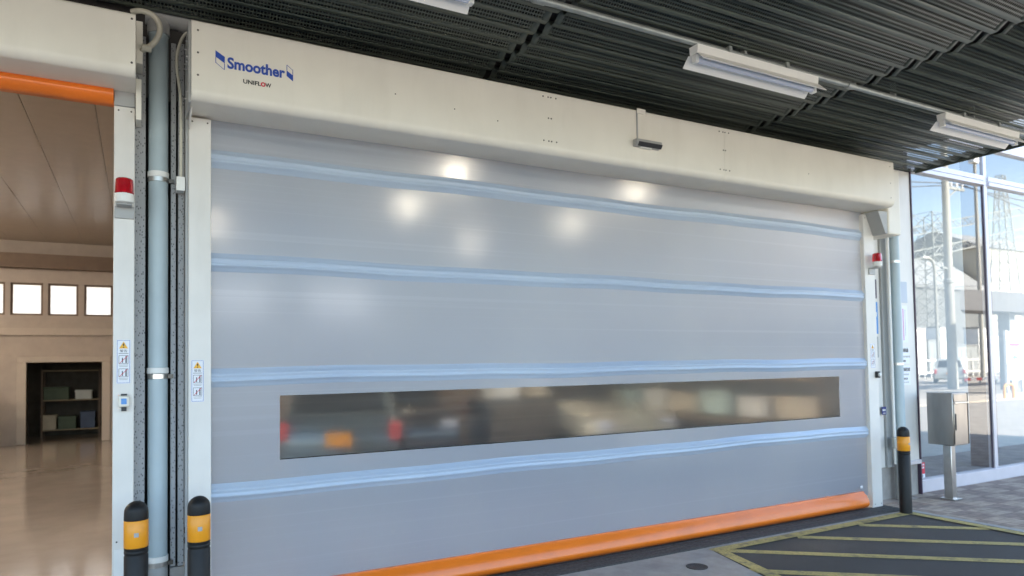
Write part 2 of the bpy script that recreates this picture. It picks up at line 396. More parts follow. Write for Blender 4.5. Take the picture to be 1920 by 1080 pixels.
kb = MB(); kb.prism([(6.98, -.318), (7.062, -.318), (7.062, -4.2), (6.98, -4.2)], 2, G - .03, G - .001)
kb.build('kerb', 'kerb')["kind"] = 'structure'
sheet('floor', -9, 7.75, -.015, 16.45, G - .003, 'floor')
# hatched no-parking marking: border lines, then diagonals a hair lower
mk = MB()
def strip(a, b, w0, w1, z, mi=0):
    a = Vector((*a, G + z)); b = Vector((*b, G + z)); d = (b - a).normalized(); n = Vector((-d.y, d.x, 0))
    mk.quad(a - n * w0, b - n * w0, b + n * w1, a + n * w1, mi)
strip((4.27, -.37), (6.98, -.37), .052, .052, -.006)
strip((4.33, -.34), (3.40, -4.2), .052, .052, -.0045)
strip((6.925, -.34), (6.925, -4.2), .052, .052, -.0045)
for k in range(-1, 5):
    x0 = 5.22 - .84 * k
    if k <= 1: strip((x0, -.42), (6.89, -.42 - (6.89 - x0) * .84), .05, .05, -.010)
    else: strip((4.22 - .25 * (k - 1), -.42 - (4.22 - .25 * (k - 1) - x0) * .84), (6.89, -.42 - (6.89 - x0) * .84), .05, .05, -.010)
tag(mk.build('road_marking', 'line'), kind='structure')
# drain channel in front of the door
dr = thing('trench_drain', (3.7, -.15, G), 'long dark slotted drain grate in the ground along the closed door', 'drain')
g = MB(); g.quad((.42, -.268, G - .025), (7.05, -.268, G - .025), (7.05, -.02, G - .025), (.42, -.02, G - .025)); g.build('channel', 'dark', dr)
g = MB()
for y0, y1 in ((-.267, -.248), (-.236, -.190), (-.178, -.132), (-.120, -.074), (-.062, -.022)):
    g.box(.42, 7.05, y0, y1, G - .02, G - .002)
for i in range(132):
    x = .45 + i * .05; g.box(x, x + .012, -.267, -.022, G - .02, G - .0045)
g.build('grate', 'grate', dr)
mh = MB().lathe([(.08, G - .008), (.08, G - .003), (.074, G - .0025), (.071, G - .004), (.001, G - .004)], (3.847, -.634, 0), 36)
tag(mh.build('manhole_cover', 'manhole'), 'small round black cover set in the pale concrete apron', 'manhole cover')

# ------------------------------------------------------------------ workshop building
bd = thing('workshop_building', (0, .2, 0), 'workshop with speckled wall panels between two shutter doors and an upper wall coloured dark for the canopy shade', 'building')
w = MB(); w.box(-9, 7.025, .10, .30, 3.14, 4.4); w.box(7.026, 7.95, .182, .30, 3.142, 4.4); w.box(-9, -4.7, .10, .30, G - .02, 3.14)
w.build('wall', 'soffit', bd)  # wall above the headers coloured dark to paint in the canopy shade
w = MB(); w.box(-9, 7.88, .06, .30, 4.4, 7.2); w.build('wall', 'facade', bd)
w = MB(); w.box(7.05, 7.80, .18, .30, .27, 3.14); w.build('pier_wall', 'facade', bd)
w = MB(); w.box(.10, .40, .19, .32, G - .02, 3.8, 0); w.build('recess_wall', 'dark', bd)  # near-black back wall paints in the shade beside the pipe
w = MB(); w.box(.104, .165, .055, .188, .29, 3.5); w.box(.303, .331, .075, .188, .29, 3.5); w.box(.343, .376, .06, .188, .29, 3.5)
w.build('speckled_panel', 'speckle', bd, bevel=.002)
w = MB(); w.box(.10, .17, .07, .188, G - .02, .287); w.box(.30, .40, .07, .188, G - .02, .282)
w.build('plinth', 'concrete', bd, bevel=.004)
# right pier: sheet metal cladding, plinth, trims
w = MB(); w.box(7.03, 7.33, .125, .178, .28, 3.6); w.box(7.4255, 7.955, .125, .178, .28, 3.62)
w.build('cladding', 'white', bd, bevel=.003)
w = MB(); w.box(7.335, 7.425, .10, .178, .28, 3.66); w.build('cladding_post', 'grey_paint', bd, bevel=.004)
w = MB(); w.box(7.957, 7.974, .112, .24, G - .02, 3.66); w.build('corner_trim', 'purple_trim', bd)
w = MB(); w.box(7.03, 7.955, .15, .178, G - .02, .278); w.build('plinth', 'concrete', bd, bevel=.004)
w = MB(); w.box(7.45, 7.955, .10, .1245, .275, .32); w.build('base_rail', 'alu', bd, bevel=.003)
w = MB(); w.box(-9, -8.8, .3, 16, G - .02, 4.4); w.build('side_wall', 'inwall', bd)
w = MB(); w.box(7.75, 7.86, .31, 16, G - .02, 4.4); w.build('side_wall', 'inwall', bd)
# back wall with window openings and a low doorway
YB = 13.3
wins = [(-5.64, -5.06), (-4.97, -4.39), (-4.30, -3.72), (-3.63, -3.05), (-2.96, -2.38), (-2.29, -1.71), (-1.62, -1.06), (-.95, -.40), (1.35, 2.75), (3.55, 5.2)]
w = MB(); w.box(-9, -1.99, YB, YB + .2, G - .02, 2.70); w.box(-.60, 7.75, YB, YB + .2, G - .02, 2.70); w.box(-1.99, -.60, YB, YB + .2, 1.68, 2.70); w.box(-9, 7.75, YB, YB + .2, 3.40, 4.4)
xs = [-9] + [c for p in wins for c in p] + [7.75]
for a, b in zip(xs[0::2], xs[1::2]): w.box(a, b, YB, YB + .2, 2.70, 3.40)
w.build('back_wall', 'inwall', bd)
for a, b in wins:
    f = MB(); f.box(a, b, YB + .06, YB + .10, 2.70, 2.74); f.box(a, b, YB + .06, YB + .10, 3.36, 3.40); f.box(a, a + .04, YB + .06, YB + .10, 2.74, 3.36); f.box(b - .04, b, YB + .06, YB + .10, 2.74, 3.36)
    fo = f.build('window', 'inbeam', bd)
    p = MB(); p.quad((a + .04, YB + .08, 2.74), (b - .04, YB + .08, 2.74), (b - .04, YB + .08, 3.36), (a + .04, YB + .08, 3.36)); p.build('pane', 'frost', fo)
w = MB(); w.box(-9, 7.74, YB - .25, YB - .001, 3.70, 4.0); w.build('beam', 'inbeam', bd)
w = MB(); w.box(-9, 7.74, YB - .06, YB - .001, 2.27, 2.42); w.build('wall_rail', 'jamb', bd)
w = MB(); w.box(-2.16, -1.99, YB - .04, YB + .2, G, 1.68); w.box(-.60, -.44, YB - .04, YB + .2, G, 1.68); w.box(-2.16, -.44, YB - .04, YB - .001, 1.68, 1.80); w.build('door_frame', 'jamb', bd, bevel=.01)
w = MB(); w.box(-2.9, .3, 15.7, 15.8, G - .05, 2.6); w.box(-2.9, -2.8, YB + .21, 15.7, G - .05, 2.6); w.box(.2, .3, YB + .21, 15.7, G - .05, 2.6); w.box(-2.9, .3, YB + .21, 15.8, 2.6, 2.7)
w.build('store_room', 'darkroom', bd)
w = MB()
for i in range(25): w.box(-8.996 + i * .67, -8.996 + i * .67 + .664, .31, YB, 4.30, 4.36)
w.build('ceiling', 'inceil', bd)
w = MB(); w.box(-9, 7.86, .3, 16.2, 4.42, 4.7); w.build('roof', 'facade', bd)
# ceiling lamps inside; the rows out of view are added to brighten the room
for i, (x, y) in enumerate(((3.75, 4.15), (3.83, 6.4), (6.58, 4.1), (6.85, 6.55), (6.05, 9.35), (1.25, 9.5), (-4.4, 3.7), (-4.4, 6.2), (-4.4, 8.7), (-7.2, 3.7), (-7.2, 6.2), (-7.2, 8.7), (-4.4, 11.2), (-7.2, 11.2), (.9, 1.5), (2.9, 1.5), (4.9, 1.5), (6.7, 1.5))):
    lab, grp = ('lit workshop ceiling lamp glowing as a soft spot through the closed shutter', 'lamps glowing behind the shutter') if i < 6 else ('added unseen ceiling lamp that fills the workshop with light', 'added fill lamps out of sight')
    t = thing('ceiling_lamp', (x, y, 3.98), lab, 'ceiling lamp', grp)
    MB().lathe([(.03, .22), (.06, .2), (.17, .04), (.18, .03)], (0, 0, 0), 24, cap=False).build('shade', 'white', t, local=True)
    MB().lathe([(.001, -.04), (.055, -.025), (.07, .015), (.04, .05), (.001, .06)], (0, 0, 0), 20, cap=False).build('bulb', 'lit' if i < 6 else 'lit_fill', t, local=True)
    MB().cyl((0, 0, .2), .012, .14, 8).build('rod', 'dark', t, local=True)

# interior furnishings
def rack(x, y, n, dep, h, shelves, label, mats, rz=0):
    t = thing('storage_rack', (x, y, G), label, 'rack', rz=rz)
    for px in (0, n - .04):
        for py in (0, dep - .04): MB().box(px, px + .04, py, py + .04, 0, h).build('upright', 'inbeam', t, local=True)
    for k in range(shelves):
        z = .15 + k * (h - .2) / max(1, shelves - 1); MB().box(.01, n - .01, .01, dep - .01, z, z + .03).build('shelf', 'wood', t, local=True)
    return t
def cratebox(x, y, z, a, b, h, m, label, rz=0, cat='box'):
    o = MB().box(-a / 2, a / 2, -b / 2, b / 2, 0, h - .02).box(-a / 2 - .008, a / 2 + .008, -b / 2 - .008, b / 2 + .008, h - .05, h).build('storage_box', m, bevel=.008)
    o.location = (x, y, z); o.rotation_euler = (0, 0, rz); tag(o, label, cat); return o
rack(-1.9, 14.9, 1.2, .5, 1.6, 3, 'dim rack of crates seen through the low doorway at the back of the workshop', None)
for i, (x, z, a, h, m, nm) in enumerate(((-1.45, .18, .3, .34, 'carton', 'cardboard'), (-1.08, .18, .36, .3, 'green', 'green'), (-.66, .18, .3, .4, 'bluebin', 'blue'), (-1.3, .88, .5, .3, 'green', 'green'), (-.75, .88, .34, .22, 'whitep', 'white'))):
    cratebox(x - .3, 15.12, z + G, a, .36, h, m, nm + (' box on the bottom shelf' if z < .5 else ' box on the middle shelf') + ' of the rack in the dim store room')
cab = thing('white_cabinet', (-2.85, 12.6, G), 'low white cabinet beside the doorway at the back of the workshop', 'cabinet')
MB().box(-3.25, -2.45, 12.4, 12.9, G, 1.10).build('body', 'whitep', cab, bevel=.01)
MB().box(-3.23, -2.86, 12.375, 12.398, .03, 1.06).build('door', 'whitep', cab, bevel=.004); MB().box(-2.84, -2.47, 12.375, 12.398, .03, 1.06).build('door', 'whitep', cab, bevel=.004)
rack(7.70, .6, 5.2, .5, 1.9, 4, 'long rack of pale boxes along the side wall behind the door window', None, rz=math.pi / 2)
kk = 0
for z, row in ((.80, (('carton', .5), ('whitep', .4), ('teal', .45), ('carton', .5), ('whitep', .45), ('teal', .4), ('carton', .5), ('carton', .4))), (1.36, (('carton', .45), ('carton', .5), ('whitep', .4), ('carton', .5), ('teal', .45), ('carton', .4)))):
    y = .95
    for m, a in row:
        o = cratebox(7.45, y, z + G, a, .36, random.uniform(.26, .36), m, {'carton': 'tan', 'teal': 'pale teal', 'whitep': 'white'}[m] + ' box on a rack shelf, blurred behind the shutter window', math.pi / 2)
        o["group"] = 'boxes on the rack behind the shutter window'; y += .58
tcb = thing('tool_cabinet', (4.95, 3.6, G), 'dark steel tool cabinet, blurred behind the middle of the shutter window', 'cabinet')
MB().box(4.35, 5.55, 3.5, 4.1, G, 1.0).build('body', 'car_dark', tcb, bevel=.01)
for k in range(4): MB().box(4.4, 5.5, 3.475, 3.498, .02 + k * .24, .23 + k * .24).build('drawer', 'darkroom', tcb, bevel=.004)
cratebox(4.75, 3.8, 1.0, .42, .36, .3, 'whitep', 'white box on the dark tool cabinet behind the shutter window')
cratebox(5.3, 3.8, 1.0, .3, .3, .22, 'carton', 'tan box on the dark tool cabinet behind the shutter window')
bkb = MB().box(7.71, 7.735, .4, 6.0, G, 2.0).build('wall_board', 'shed'); tag(bkb, 'grey board on the side wall behind the long rack of boxes', 'board')
wb = thing('work_bench', (5.6, 8.2, G), 'wooden work bench in the workshop behind the closed shutter', 'bench')
MB().box(4.7, 6.5, 7.8, 8.6, .84, .90).build('bench_top', 'wood', wb, bevel=.005)
for x in (4.75, 6.4):
    for y in (7.85, 8.5): MB().box(x, x + .06, y, y + .06, G, .84).build('leg', 'inbeam', wb)

def car(loc, rz, paint, label, scale=1.0):
    """rear end at local -y ... front at +y, origin under the middle of the rear bumper"""
    t = thing('parked_car', (loc[0], loc[1], loc[2] + G), label, 'car', rz=rz)
    L = 3.9
    body = [(0.0, .28), (-.04, .40), (-.02, .62), (.05, .88), (.10, .92), (L - .9, .95), (L - .35, .86), (L - .05, .70), (L, .5), (L - .02, .26), (L - .35, .22), (.4, .22)]
    m = MB()
    secs = []
    for x, dx in ((-.80, .0), (-.74, .03), (.74, .03), (.80, .0)): secs.append((x, dx))
    n = len(body); vs = []
    for i, (x, _) in enumerate(secs):
        s = .93 if i in (0, 3) else 1.0
        for (y, z) in body: vs.append((x, L / 2 + (y - L / 2) * s, .56 + (z - .56) * (.9 if i in (0, 3) else 1)))
    fs = []
    for i in range(3):
        for k in range(n): fs.append((i * n + k, i * n + (k + 1) % n, (i + 1) * n + (k + 1) % n, (i + 1) * n + k))
    fs += [tuple(range(n)), tuple(range(3 * n, 4 * n))]
    m.add(vs, fs); m.build('body', paint, t, local=True, bevel=.02)
    cabp = [(.10, .90), (.38, 1.40), (.62, 1.47), (1.9, 1.46), (2.75, .93)]
    m = MB(); n = len(cabp); vs = [(x * (1 if z < 1 else .84), y, z) for x in (-.72, .72) for (y, z) in cabp]
    m.add(vs, [(k, (k + 1) % n, n + (k + 1) % n, n + k) for k in range(n)] + [tuple(range(n)), tuple(range(n, 2 * n))]); m.build('cabin', paint, t, local=True, bevel=.03)
    m = MB(); m.quad((-.60, .105, .95), (.60, .105, .95), (.52, .345, 1.36), (-.52, .345, 1.36)); m.build('rear_window', 'glass_dark', t, local=True)
    m = MB(); m.quad((-.60, 2.70, .975), (.60, 2.70, .975), (.52, 1.99, 1.42), (-.52, 1.99, 1.42)); m.build('windscreen', 'glass_dark', t, local=True)
    for sx in (-1, 1):
        m = MB(); m.quad((sx * .722, .42, .97), (sx * .722, 2.5, .97), (sx * .625, 1.85, 1.39), (sx * .63, .55, 1.39)); m.build('side_window', 'glass_dark', t, local=True)
        m = MB(); m.box(sx * .72 - .075, sx * .72 + .075, -.055, .05, .58, .82); m.build('tail_light', 'redp', t, local=True, bevel=.02)
        m = MB(); m.box(sx * .6 - .13, sx * .6 + .13, L - .16, L - .02, .60, .74); m.build('headlight', 'tubewhite', t, local=True, bevel=.03)
        for y in (.68, L - .75):
            wh = MB(); wh.lathe([(.20, -.1), (.29, -.1), (.31, -.07), (.31, .07), (.29, .1), (.20, .1)], (sx * .74, y, .31), 28, axis='x'); wo = wh.build('wheel', 'tyre', t, local=True)
            MB().lathe([(.001, .105), (.19, .09), (.2, .06)], (sx * .74, y, .31), 20, axis='x', cap=False).build('rim', 'steel', wo, local=True)
    m = MB(); m.box(-.17, .17, -.062, -.03, .50, .68); m.build('number_plate', 'yellow', t, local=True)
    m = MB(); m.box(-.78, .78, -.05, .06, .30, .42); m.build('bumper', paint, t, local=True, bevel=.02)
    return t
car((2.44, 4.02, 0), -.42, 'car_grey', 'slate grey car with red tail lights, blurred behind the shutter window')
car((6.35, 6.5, 0), math.pi, 'car_silver', 'pale silver car facing the shutter, blurred behind the right half of its window')
car((4.55, 8.2, 0), math.pi - .25, 'car_dark', 'dark car facing the shutter window, blurred behind it')

# ------------------------------------------------------------------ canopy
cn = thing('canopy', (1.0, -2.3, 3.6), 'dark green perforated corrugated canopy deck over the forecourt', 'canopy')
ZP, ZR, PY = 3.685, 3.632, .1535
seams = [-7, -3.07, -.325, 2.42, 5.165, 8.06]
def deck(x0, x1):
    m = MB(); y = .1385 if x0 > 5 else -.015
    def seg(ya, za, yb, zb, perf):
        a, b = x0 + .07, x1 - .07
        if perf:
            m.quad((a, ya, za), (b, ya, za), (b, yb, zb), (a, yb, zb), 1)
            m.quad((x0 + .022, ya, za), (a, ya, za), (a, yb, zb), (x0 + .022, yb, zb), 0); m.quad((b, ya, za), (x1 - .022, ya, za), (x1 - .022, yb, zb), (b, yb, zb), 0)
        else: m.quad((x0 + .022, ya, za), (x1 - .022, ya, za), (x1 - .022, yb, zb), (x0 + .022, yb, zb), 0)
    for i in range(32 if x0 > 5 else 31):
        seg(y, ZR, y - .042, ZR, False); seg(y - .042, ZR, y - .122, ZP, True); seg(y - .122, ZP, y - PY, ZR, False)
        y -= PY
    return m, y
for a, b in zip(seams, seams[1:]):
    m, yend = deck(a, b); o = m.build('deck_panel', ['deck', 'perf'], cn, angle=20)
    so = o.modifiers.new("sheet", 'SOLIDIFY'); so.thickness = .0012; so.offset = 1
m = MB()
for x in seams[1:-1]: m.box(x - .06, x + .06, yend, .08, ZP + .012, ZP + .14)
for x in (-1.7, 1.0, 3.8, 6.5): m.box(x - .04, x + .04, yend, .08, ZP + .05, ZP + .19)
m.build('beam', 'soffit', cn)
m = MB(); m.box(-7, 8.05, yend, .10, 3.90, 3.96); m.build('roof_sheet', 'soffit', cn)
m = MB(); m.box(-7, 8.06, yend - .06, yend - .002, 3.60, 4.12); m.build('front_fascia', 'soffit', cn)
m = MB(); m.box(8.06, 8.075, yend, .12, 3.618, 3.71); m.build('edge_flashing', 'deck', cn)

# conduit pipe and fluorescent fittings under the canopy
pz, py = 3.602, -1.225
cp = thing('conduit_pipe', (3, py, pz), 'long thin grey conduit pipe fixed along under the canopy', 'pipe')
m = MB(); m.tube([(-6.5, py, pz), (8.0, py, pz)], .021, 14); m.build('pipe', 'galv', cp)
for x in (2.18, 5.0, -1):
    m = MB(); m.lathe([(.027, -.04), (.027, .04)], (x, py, pz), 14, axis='x'); m.build('coupling', 'galv', cp)
for x in (1.0, 3.85, 6.7, 5.55):
    m = MB(); m.box(x - .012, x + .012, py - .02, py + .02, pz + .01, 3.72); m.build('hanger', 'galv', cp)
def fluor(x0):
    t = thing('fluorescent_light', (x0, py, pz), '', 'light fitting', 'fluorescent lights hung from the conduit under the canopy')
    L = 1.2; zc = -.022
    m = MB(); m.prism([(-.042, zc), (.042, zc), (.036, zc - .062), (-.036, zc - .062)], 0, 0, L); m.build('housing', 'fixture', t, local=True, bevel=.003)
    for s in (-1, 1):
        m = MB(); m.prism([(s * .036, zc - .058), (s * .040, zc - .058), (s * .098, zc - .118), (s * .094, zc - .121)], 0, -.01, L + .01)
        m.build('reflector', 'fixture', t, local=True)
    m = MB(); m.tube([(.03, 0, zc - .092), (L - .03, 0, zc - .092)], .019, 16); m.build('tube', 'tubewhite', t, local=True)
    for x in (.0, L - .03):
        m = MB(); m.box(x, x + .03, -.022, .022, zc - .115, zc - .064); m.build('lamp_holder', 'fixture', t, local=True, bevel=.004)
    for a in (.3, L - .33): MB().box(a, a + .03, -.03, .03, zc, .03).build('clamp', 'galv', t, local=True)
    return t
f0 = fluor(3.38)
f0["label"] = 'white fluorescent light with open reflector hanging above the right half of the closed shutter'
f1 = copy_tree(f0); f1.location.x = 6.22; f1["label"] = 'white fluorescent light near the canopy end, next to the glass front'
f2 = copy_tree(f0); f2.location.x = .555; f2["label"] = 'white fluorescent light of which only one end shows at the top edge of the picture'

# ------------------------------------------------------------------ shutter doors
def rounded_header(mb, x0, x1, yf, zb, zt, rb=.055, rtp=.018):
    pr = [(.03, zb + .01), (yf + rb, zb)]
    for k in range(1, 9):
        a = math.pi / 2 * k / 9; pr.append((yf + rb - rb * math.sin(a), zb + rb - rb * math.cos(a)))
    pr.append((yf, zb + rb)); pr.append((yf, zt - rtp))
    for k in range(1, 5):
        a = math.pi / 2 * k / 5; pr.append((yf + rtp - rtp * math.cos(a), zt - rtp + rtp * math.sin(a)))
    pr += [(yf + rtp, zt), (.03, zt)]
    mb.prism(pr, 0, x0, x1)

def sticker(parent, x0, z1, w, h, y):
    m = MB()
    m.box(x0, x0 + w, y - .0012, y, z1 - h, z1, 0)
    yy = y - .0018
    poly_xz(m, [(x0 + .003, z1 - .003), (x0 + w - .003, z1 - .003), (x0 + w - .003, z1 - .005), (x0 + .003, z1 - .005)], yy, 1)
    poly_xz(m, [(x0 + .003, z1 - h + .003), (x0 + w - .003, z1 - h + .003), (x0 + w - .003, z1 - h + .005), (x0 + .003, z1 - h + .005)], yy, 1)
    for xx in (x0 + .003, x0 + w - .005): poly_xz(m, [(xx, z1 - h + .006), (xx + .002, z1 - h + .006), (xx + .002, z1 - .006), (xx, z1 - .006)], yy, 1)
    c = x0 + w / 2
    poly_xz(m, [(c - .023, z1 - .050), (c + .023, z1 - .050), (c, z1 - .010)], yy, 2)
    poly_xz(m, [(c - .003, z1 - .036), (c + .003, z1 - .036), (c + .004, z1 - .022), (c - .004, z1 - .022)], yy - .0005, 3)
    poly_xz(m, [(c - .003, z1 - .046), (c + .003, z1 - .046), (c + .003, z1 - .040), (c - .003, z1 - .040)], yy - .0005, 3)
    put_text(m, "警告", c - .019, yy, z1 - .072, .038, .016, 3)
    poly_xz(m, [(c - .025, z1 - .080), (c + .025, z1 - .080), (c + .025, z1 - .0775), (c - .025, z1 - .0775)], yy, 3)
    for zt in (z1 - .090, z1 - .166):
        zb = zt - .048
        # framed pictogram: doorway, figure, red slash
        for a in ((c - .024, zb, c - .022, zt), (c + .022, zb, c + .024, zt), (c - .022, zt - .002, c + .022, zt), (c - .022, zb, c + .022, zb + .002), (c + .010, zb + .004, c + .016, zt - .004), (c - .008, zb + .006, c - .003, zt - .014)):
            poly_xz(m, [(a[0], a[1]), (a[2], a[1]), (a[2], a[3]), (a[0], a[3])], yy, 3)
        poly_xz(m, [(c - .022, zb + .002), (c - .018, zb + .002), (c + .022, zt - .003), (c + .018, zt - .003)], yy - .0005, 4)
        for k in range(2):
            zz = zb - .006 - k * .008; ww = .024 - .003 * k
            poly_xz(m, [(c - ww, zz - .003), (c + ww, zz - .003), (c + ww, zz), (c - ww, zz)], yy, 5)
    m.build('warning_sticker', ['paper', 'blue_ink', 'sign_yellow', 'black_ink', 'red_ink', 'grey_paint'], parent)

def screws(mb, pts, y, r=.006):
    for x, z in pts: mb.lathe([(r, 0), (r, -.002), (r * .5, -.003), (.0005, -.003)], (x, y, z), 10, axis='y')

# --- closed right door
CX0, CX1 = .505, 6.87
dR = thing('roll_up_door', (3.7, 0, 0), 'wide closed grey vinyl roll-up door with bands tinted like reflected sky and orange bottom edge', 'roll-up door')
YF = -.36
m = MB(); rounded_header(m, .391, 4.5325, YF, 3.017, 3.475); rounded_header(m, 4.5345, 6.895, YF, 3.017, 3.475); m.build('header_cover', 'cream', dR, angle=25)
m = MB()
screws(m, [(.425, 3.415), (.425, 3.285), (.425, 3.155)], YF)
for x in (2.782, 4.5335):
    screws(m, [(x - .055, 3.432), (x + .055, 3.432), (x - .012, 3.432), (x + .012, 3.432), (x - .012, 3.275), (x + .012, 3.275), (x - .055, 3.105), (x - .012, 3.105), (x + .012, 3.105), (x + .055, 3.105)], YF)
screws(m, [(1.6, 3.25), (2.02, 3.22), (2.35, 3.19), (6.835, 3.42), (6.835, 3.25), (6.835, 3.10), (5.6, 3.2)], YF, .0045)
m.build('screws', 'screw', dR)
# side plate with bolts, seen at the left end of the header
m = MB(); m.box(.378, .3895, -.34, .05, 3.0, 3.47); m.build('end_plate', 'grey_paint', dR)
m = MB()
for z in (3.40, 3.31, 3.28, 3.10):
    for yy in (-.22, -.10): m.lathe([(.007, 0), (.007, -.007), (.004, -.010)], (.378, yy, z), 8, axis='x')
m.build('bolts', 'steel', dR)
# posts
m = MB(); m.box(.394, .520, -.05, .06, G - .01, 3.012); m.build('guide_post', 'white', dR, bevel=.004)
m = MB(); m.box(.3785, .3935, -.035, .06, G - .01, 3.0); m.build('side_plate', 'grey_paint', dR, bevel=.002)
m = MB(); m.box(6.838, 7.005, -.045, .06, G - .01, 3.0); m.build('guide_post', 'white', dR, bevel=.004)
m = MB(); screws(m, [(.415, 2.985), (.50, 2.985), (6.86, 2.96), (6.98, 2.96), (6.87, -.04), (6.97, -.04)], -.0505, .005)
for z in (.50, .44): m.box(.3745, .3783, -.03, -.012, z, z + .035)
m.build('screws', 'screw', dR)
m = MB(); m.add([(.394, -.24, 3.006), (.394, -.055, 3.006), (.394, -.055, 2.93), (.403, -.24, 3.006), (.403, -.055, 3.006), (.403, -.055, 2.93)], [(0, 1, 2), (3, 5, 4), (0, 2, 5, 3), (1, 4, 5, 2), (0, 3, 4, 1)]); m.build('bracket', 'white', dR, bevel=.002)
sticker(dR, .409, 1.531, .071, .252, -.0505)
sticker(dR, 6.885, 1.63, .071, .252, -.0455)
# curtain with a window opening: a gently uneven sheet
def wob(x, z): return .006 * math.sin(x * 1.3 + z * 1.1) + .004 * math.sin(x * 1.9 - z * 2.1 + 1) + .0006 * math.sin(z * 15 + x * .5)
WX0, WX1, WZ0, WZ1 = .93, 6.42, .892, 1.298
def wb0(x): return .867 + (x - .93) / 5.47 * .05
gx = sorted(set([CX0 + (CX1 - CX0) * i / 60 for i in range(61)] + [WX0, WX1])); gz = sorted(set([.05 + (3.06 - .05) * i / 74 for i in range(75)] + [WZ0, WZ1]))
def sheetgrid(xs, zs, skip=None, edge=False):
    m = MB(); idx = {}
    for i in range(len(xs) - 1):
        for j in range(len(zs) - 1):
            if skip and skip((xs[i] + xs[i + 1]) / 2, (zs[j] + zs[j + 1]) / 2): continue
            q = []
            for (a, b) in ((i, j), (i + 1, j), (i + 1, j + 1), (i, j + 1)):
                if (a, b) not in idx: idx[(a, b)] = len(m.v); m.v.append(Vector((xs[a], wob(xs[a], zs[b]), zs[b])))
                q.append(idx[(a, b)])
            m.f.append(q); m.mi.append(0)
    return m
inwin = lambda x, z: WX0 < x < WX1 and WZ0 < z < WZ1
sheetgrid(gx, gz, inwin).build('curtain', 'curtain', dR, angle=180)
vx = [x for x in gx if WX0 - 1e-6 <= x <= WX1 + 1e-6]; vz = [z for z in gz if WZ0 - 1e-6 <= z <= WZ1 + 1e-6]
sheetgrid(vx, vz).build('vision_window', 'vwindow', dR, angle=180)
m = MB()
for i in range(len(gx) - 1):
    a, b = gx[i], gx[i + 1]
    if a < WX0 - 1e-6 or b > WX1 + 1e-6: continue
    m.quad((a, wob(a, WZ0) - .003, WZ0 - .004), (b, wob(b, WZ0) - .003, WZ0 - .004), (b, wob(b, WZ0) - .003, WZ0 + .003), (a, wob(a, WZ0) - .003, WZ0 + .003))
m.build('window_seam', 'dark', dR)
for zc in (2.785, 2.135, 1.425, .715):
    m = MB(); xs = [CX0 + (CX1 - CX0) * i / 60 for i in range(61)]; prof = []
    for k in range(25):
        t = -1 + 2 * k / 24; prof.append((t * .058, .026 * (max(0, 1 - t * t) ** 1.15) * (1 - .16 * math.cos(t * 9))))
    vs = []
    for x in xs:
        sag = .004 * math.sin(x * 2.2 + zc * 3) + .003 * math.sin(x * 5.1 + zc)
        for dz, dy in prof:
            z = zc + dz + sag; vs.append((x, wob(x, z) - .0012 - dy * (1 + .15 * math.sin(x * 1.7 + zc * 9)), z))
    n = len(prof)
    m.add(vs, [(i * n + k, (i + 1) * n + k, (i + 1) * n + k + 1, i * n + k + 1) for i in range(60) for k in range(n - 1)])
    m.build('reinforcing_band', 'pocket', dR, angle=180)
# orange bottom tube
m = MB(); prof = [(.012, .172), (-.020, .172), (-.030, .150), (-.052, .135), (-.070, .10), (-.078, .072), (-.082, .058), (-.080, .048), (-.068, .03), (-.045, .010), (.02, .006), (.05, .04), (.05, .12)]
m.prism([(q[0], q[1] + G) for q in prof], 0, CX0 + .01, 6.735); m.build('bottom_bar', 'orange', dR, angle=60)
m = MB(); m.box(6.70, 6.74, -.006, -.004, .13, .16); m.build('curtain_clip', 'paper', dR)
# lettering on the header
y = YF - .0012
m = MB()
put_text(m, "Smoother", .581, y, 3.222, .324, .069, 0, .034)
def icon(x0, x1, zl0, zl1, zr0, zr1, top):
    zlm, zrm = (zl0 + zl1) / 2, (zr0 + zr1) / 2
    if top: poly_xz(m, [(x0, zlm), (x1, zrm), (x1, zr1), (x0, zl1)], y, 0)
    else: poly_xz(m, [(x0, zl0), (x1, zr0), (x1, zrm), (x0, zlm)], y, 0)
    t = .0035
    a0, a1, b0, b1 = (zl0, zlm, zr0, zrm) if top else (zlm, zl1, zrm, zr1)
    poly_xz(m, [(x0, a0), (x0 + t, a0), (x0 + t, a1), (x0, a1)], y, 0); poly_xz(m, [(x1 - t, b0), (x1, b0), (x1, b1), (x1 - t, b1)], y, 0)
    if top: poly_xz(m, [(x0 + t, a0), (x1 - t, b0), (x1 - t, b0 + t), (x0 + t, a0 + t)], y, 0)
    else: poly_xz(m, [(x0 + t, a1 - t), (x1 - t, b1 - t), (x1 - t, b1), (x0 + t, a1)], y, 0)
icon(.517, .567, 3.242, 3.317, 3.210, 3.287, True)
icon(.914, .952, 3.240, 3.309, 3.213, 3.285, False)
put_text(m, "UNIFL", .667, y, 3.150, .100, .026, 1, .028)
put_text(m, "W", .791, y, 3.150, .034, .026, 1, .028)
cx, cz = .779, 3.163
ring = [(math.cos(2 * math.pi * k / 24), math.sin(2 * math.pi * k / 24)) for k in range(24)]
m.add([(cx + c * .014, y, cz + s_ * .014) for c, s_ in ring] + [(cx + c * .0065, y, cz + s_ * .0065) for c, s_ in ring], [(k, (k + 1) % 24, 24 + (k + 1) % 24, 24 + k) for k in range(24)], 2)
m.build('lettering', ['blue_ink', 'black_ink', 'red_ink'], dR)
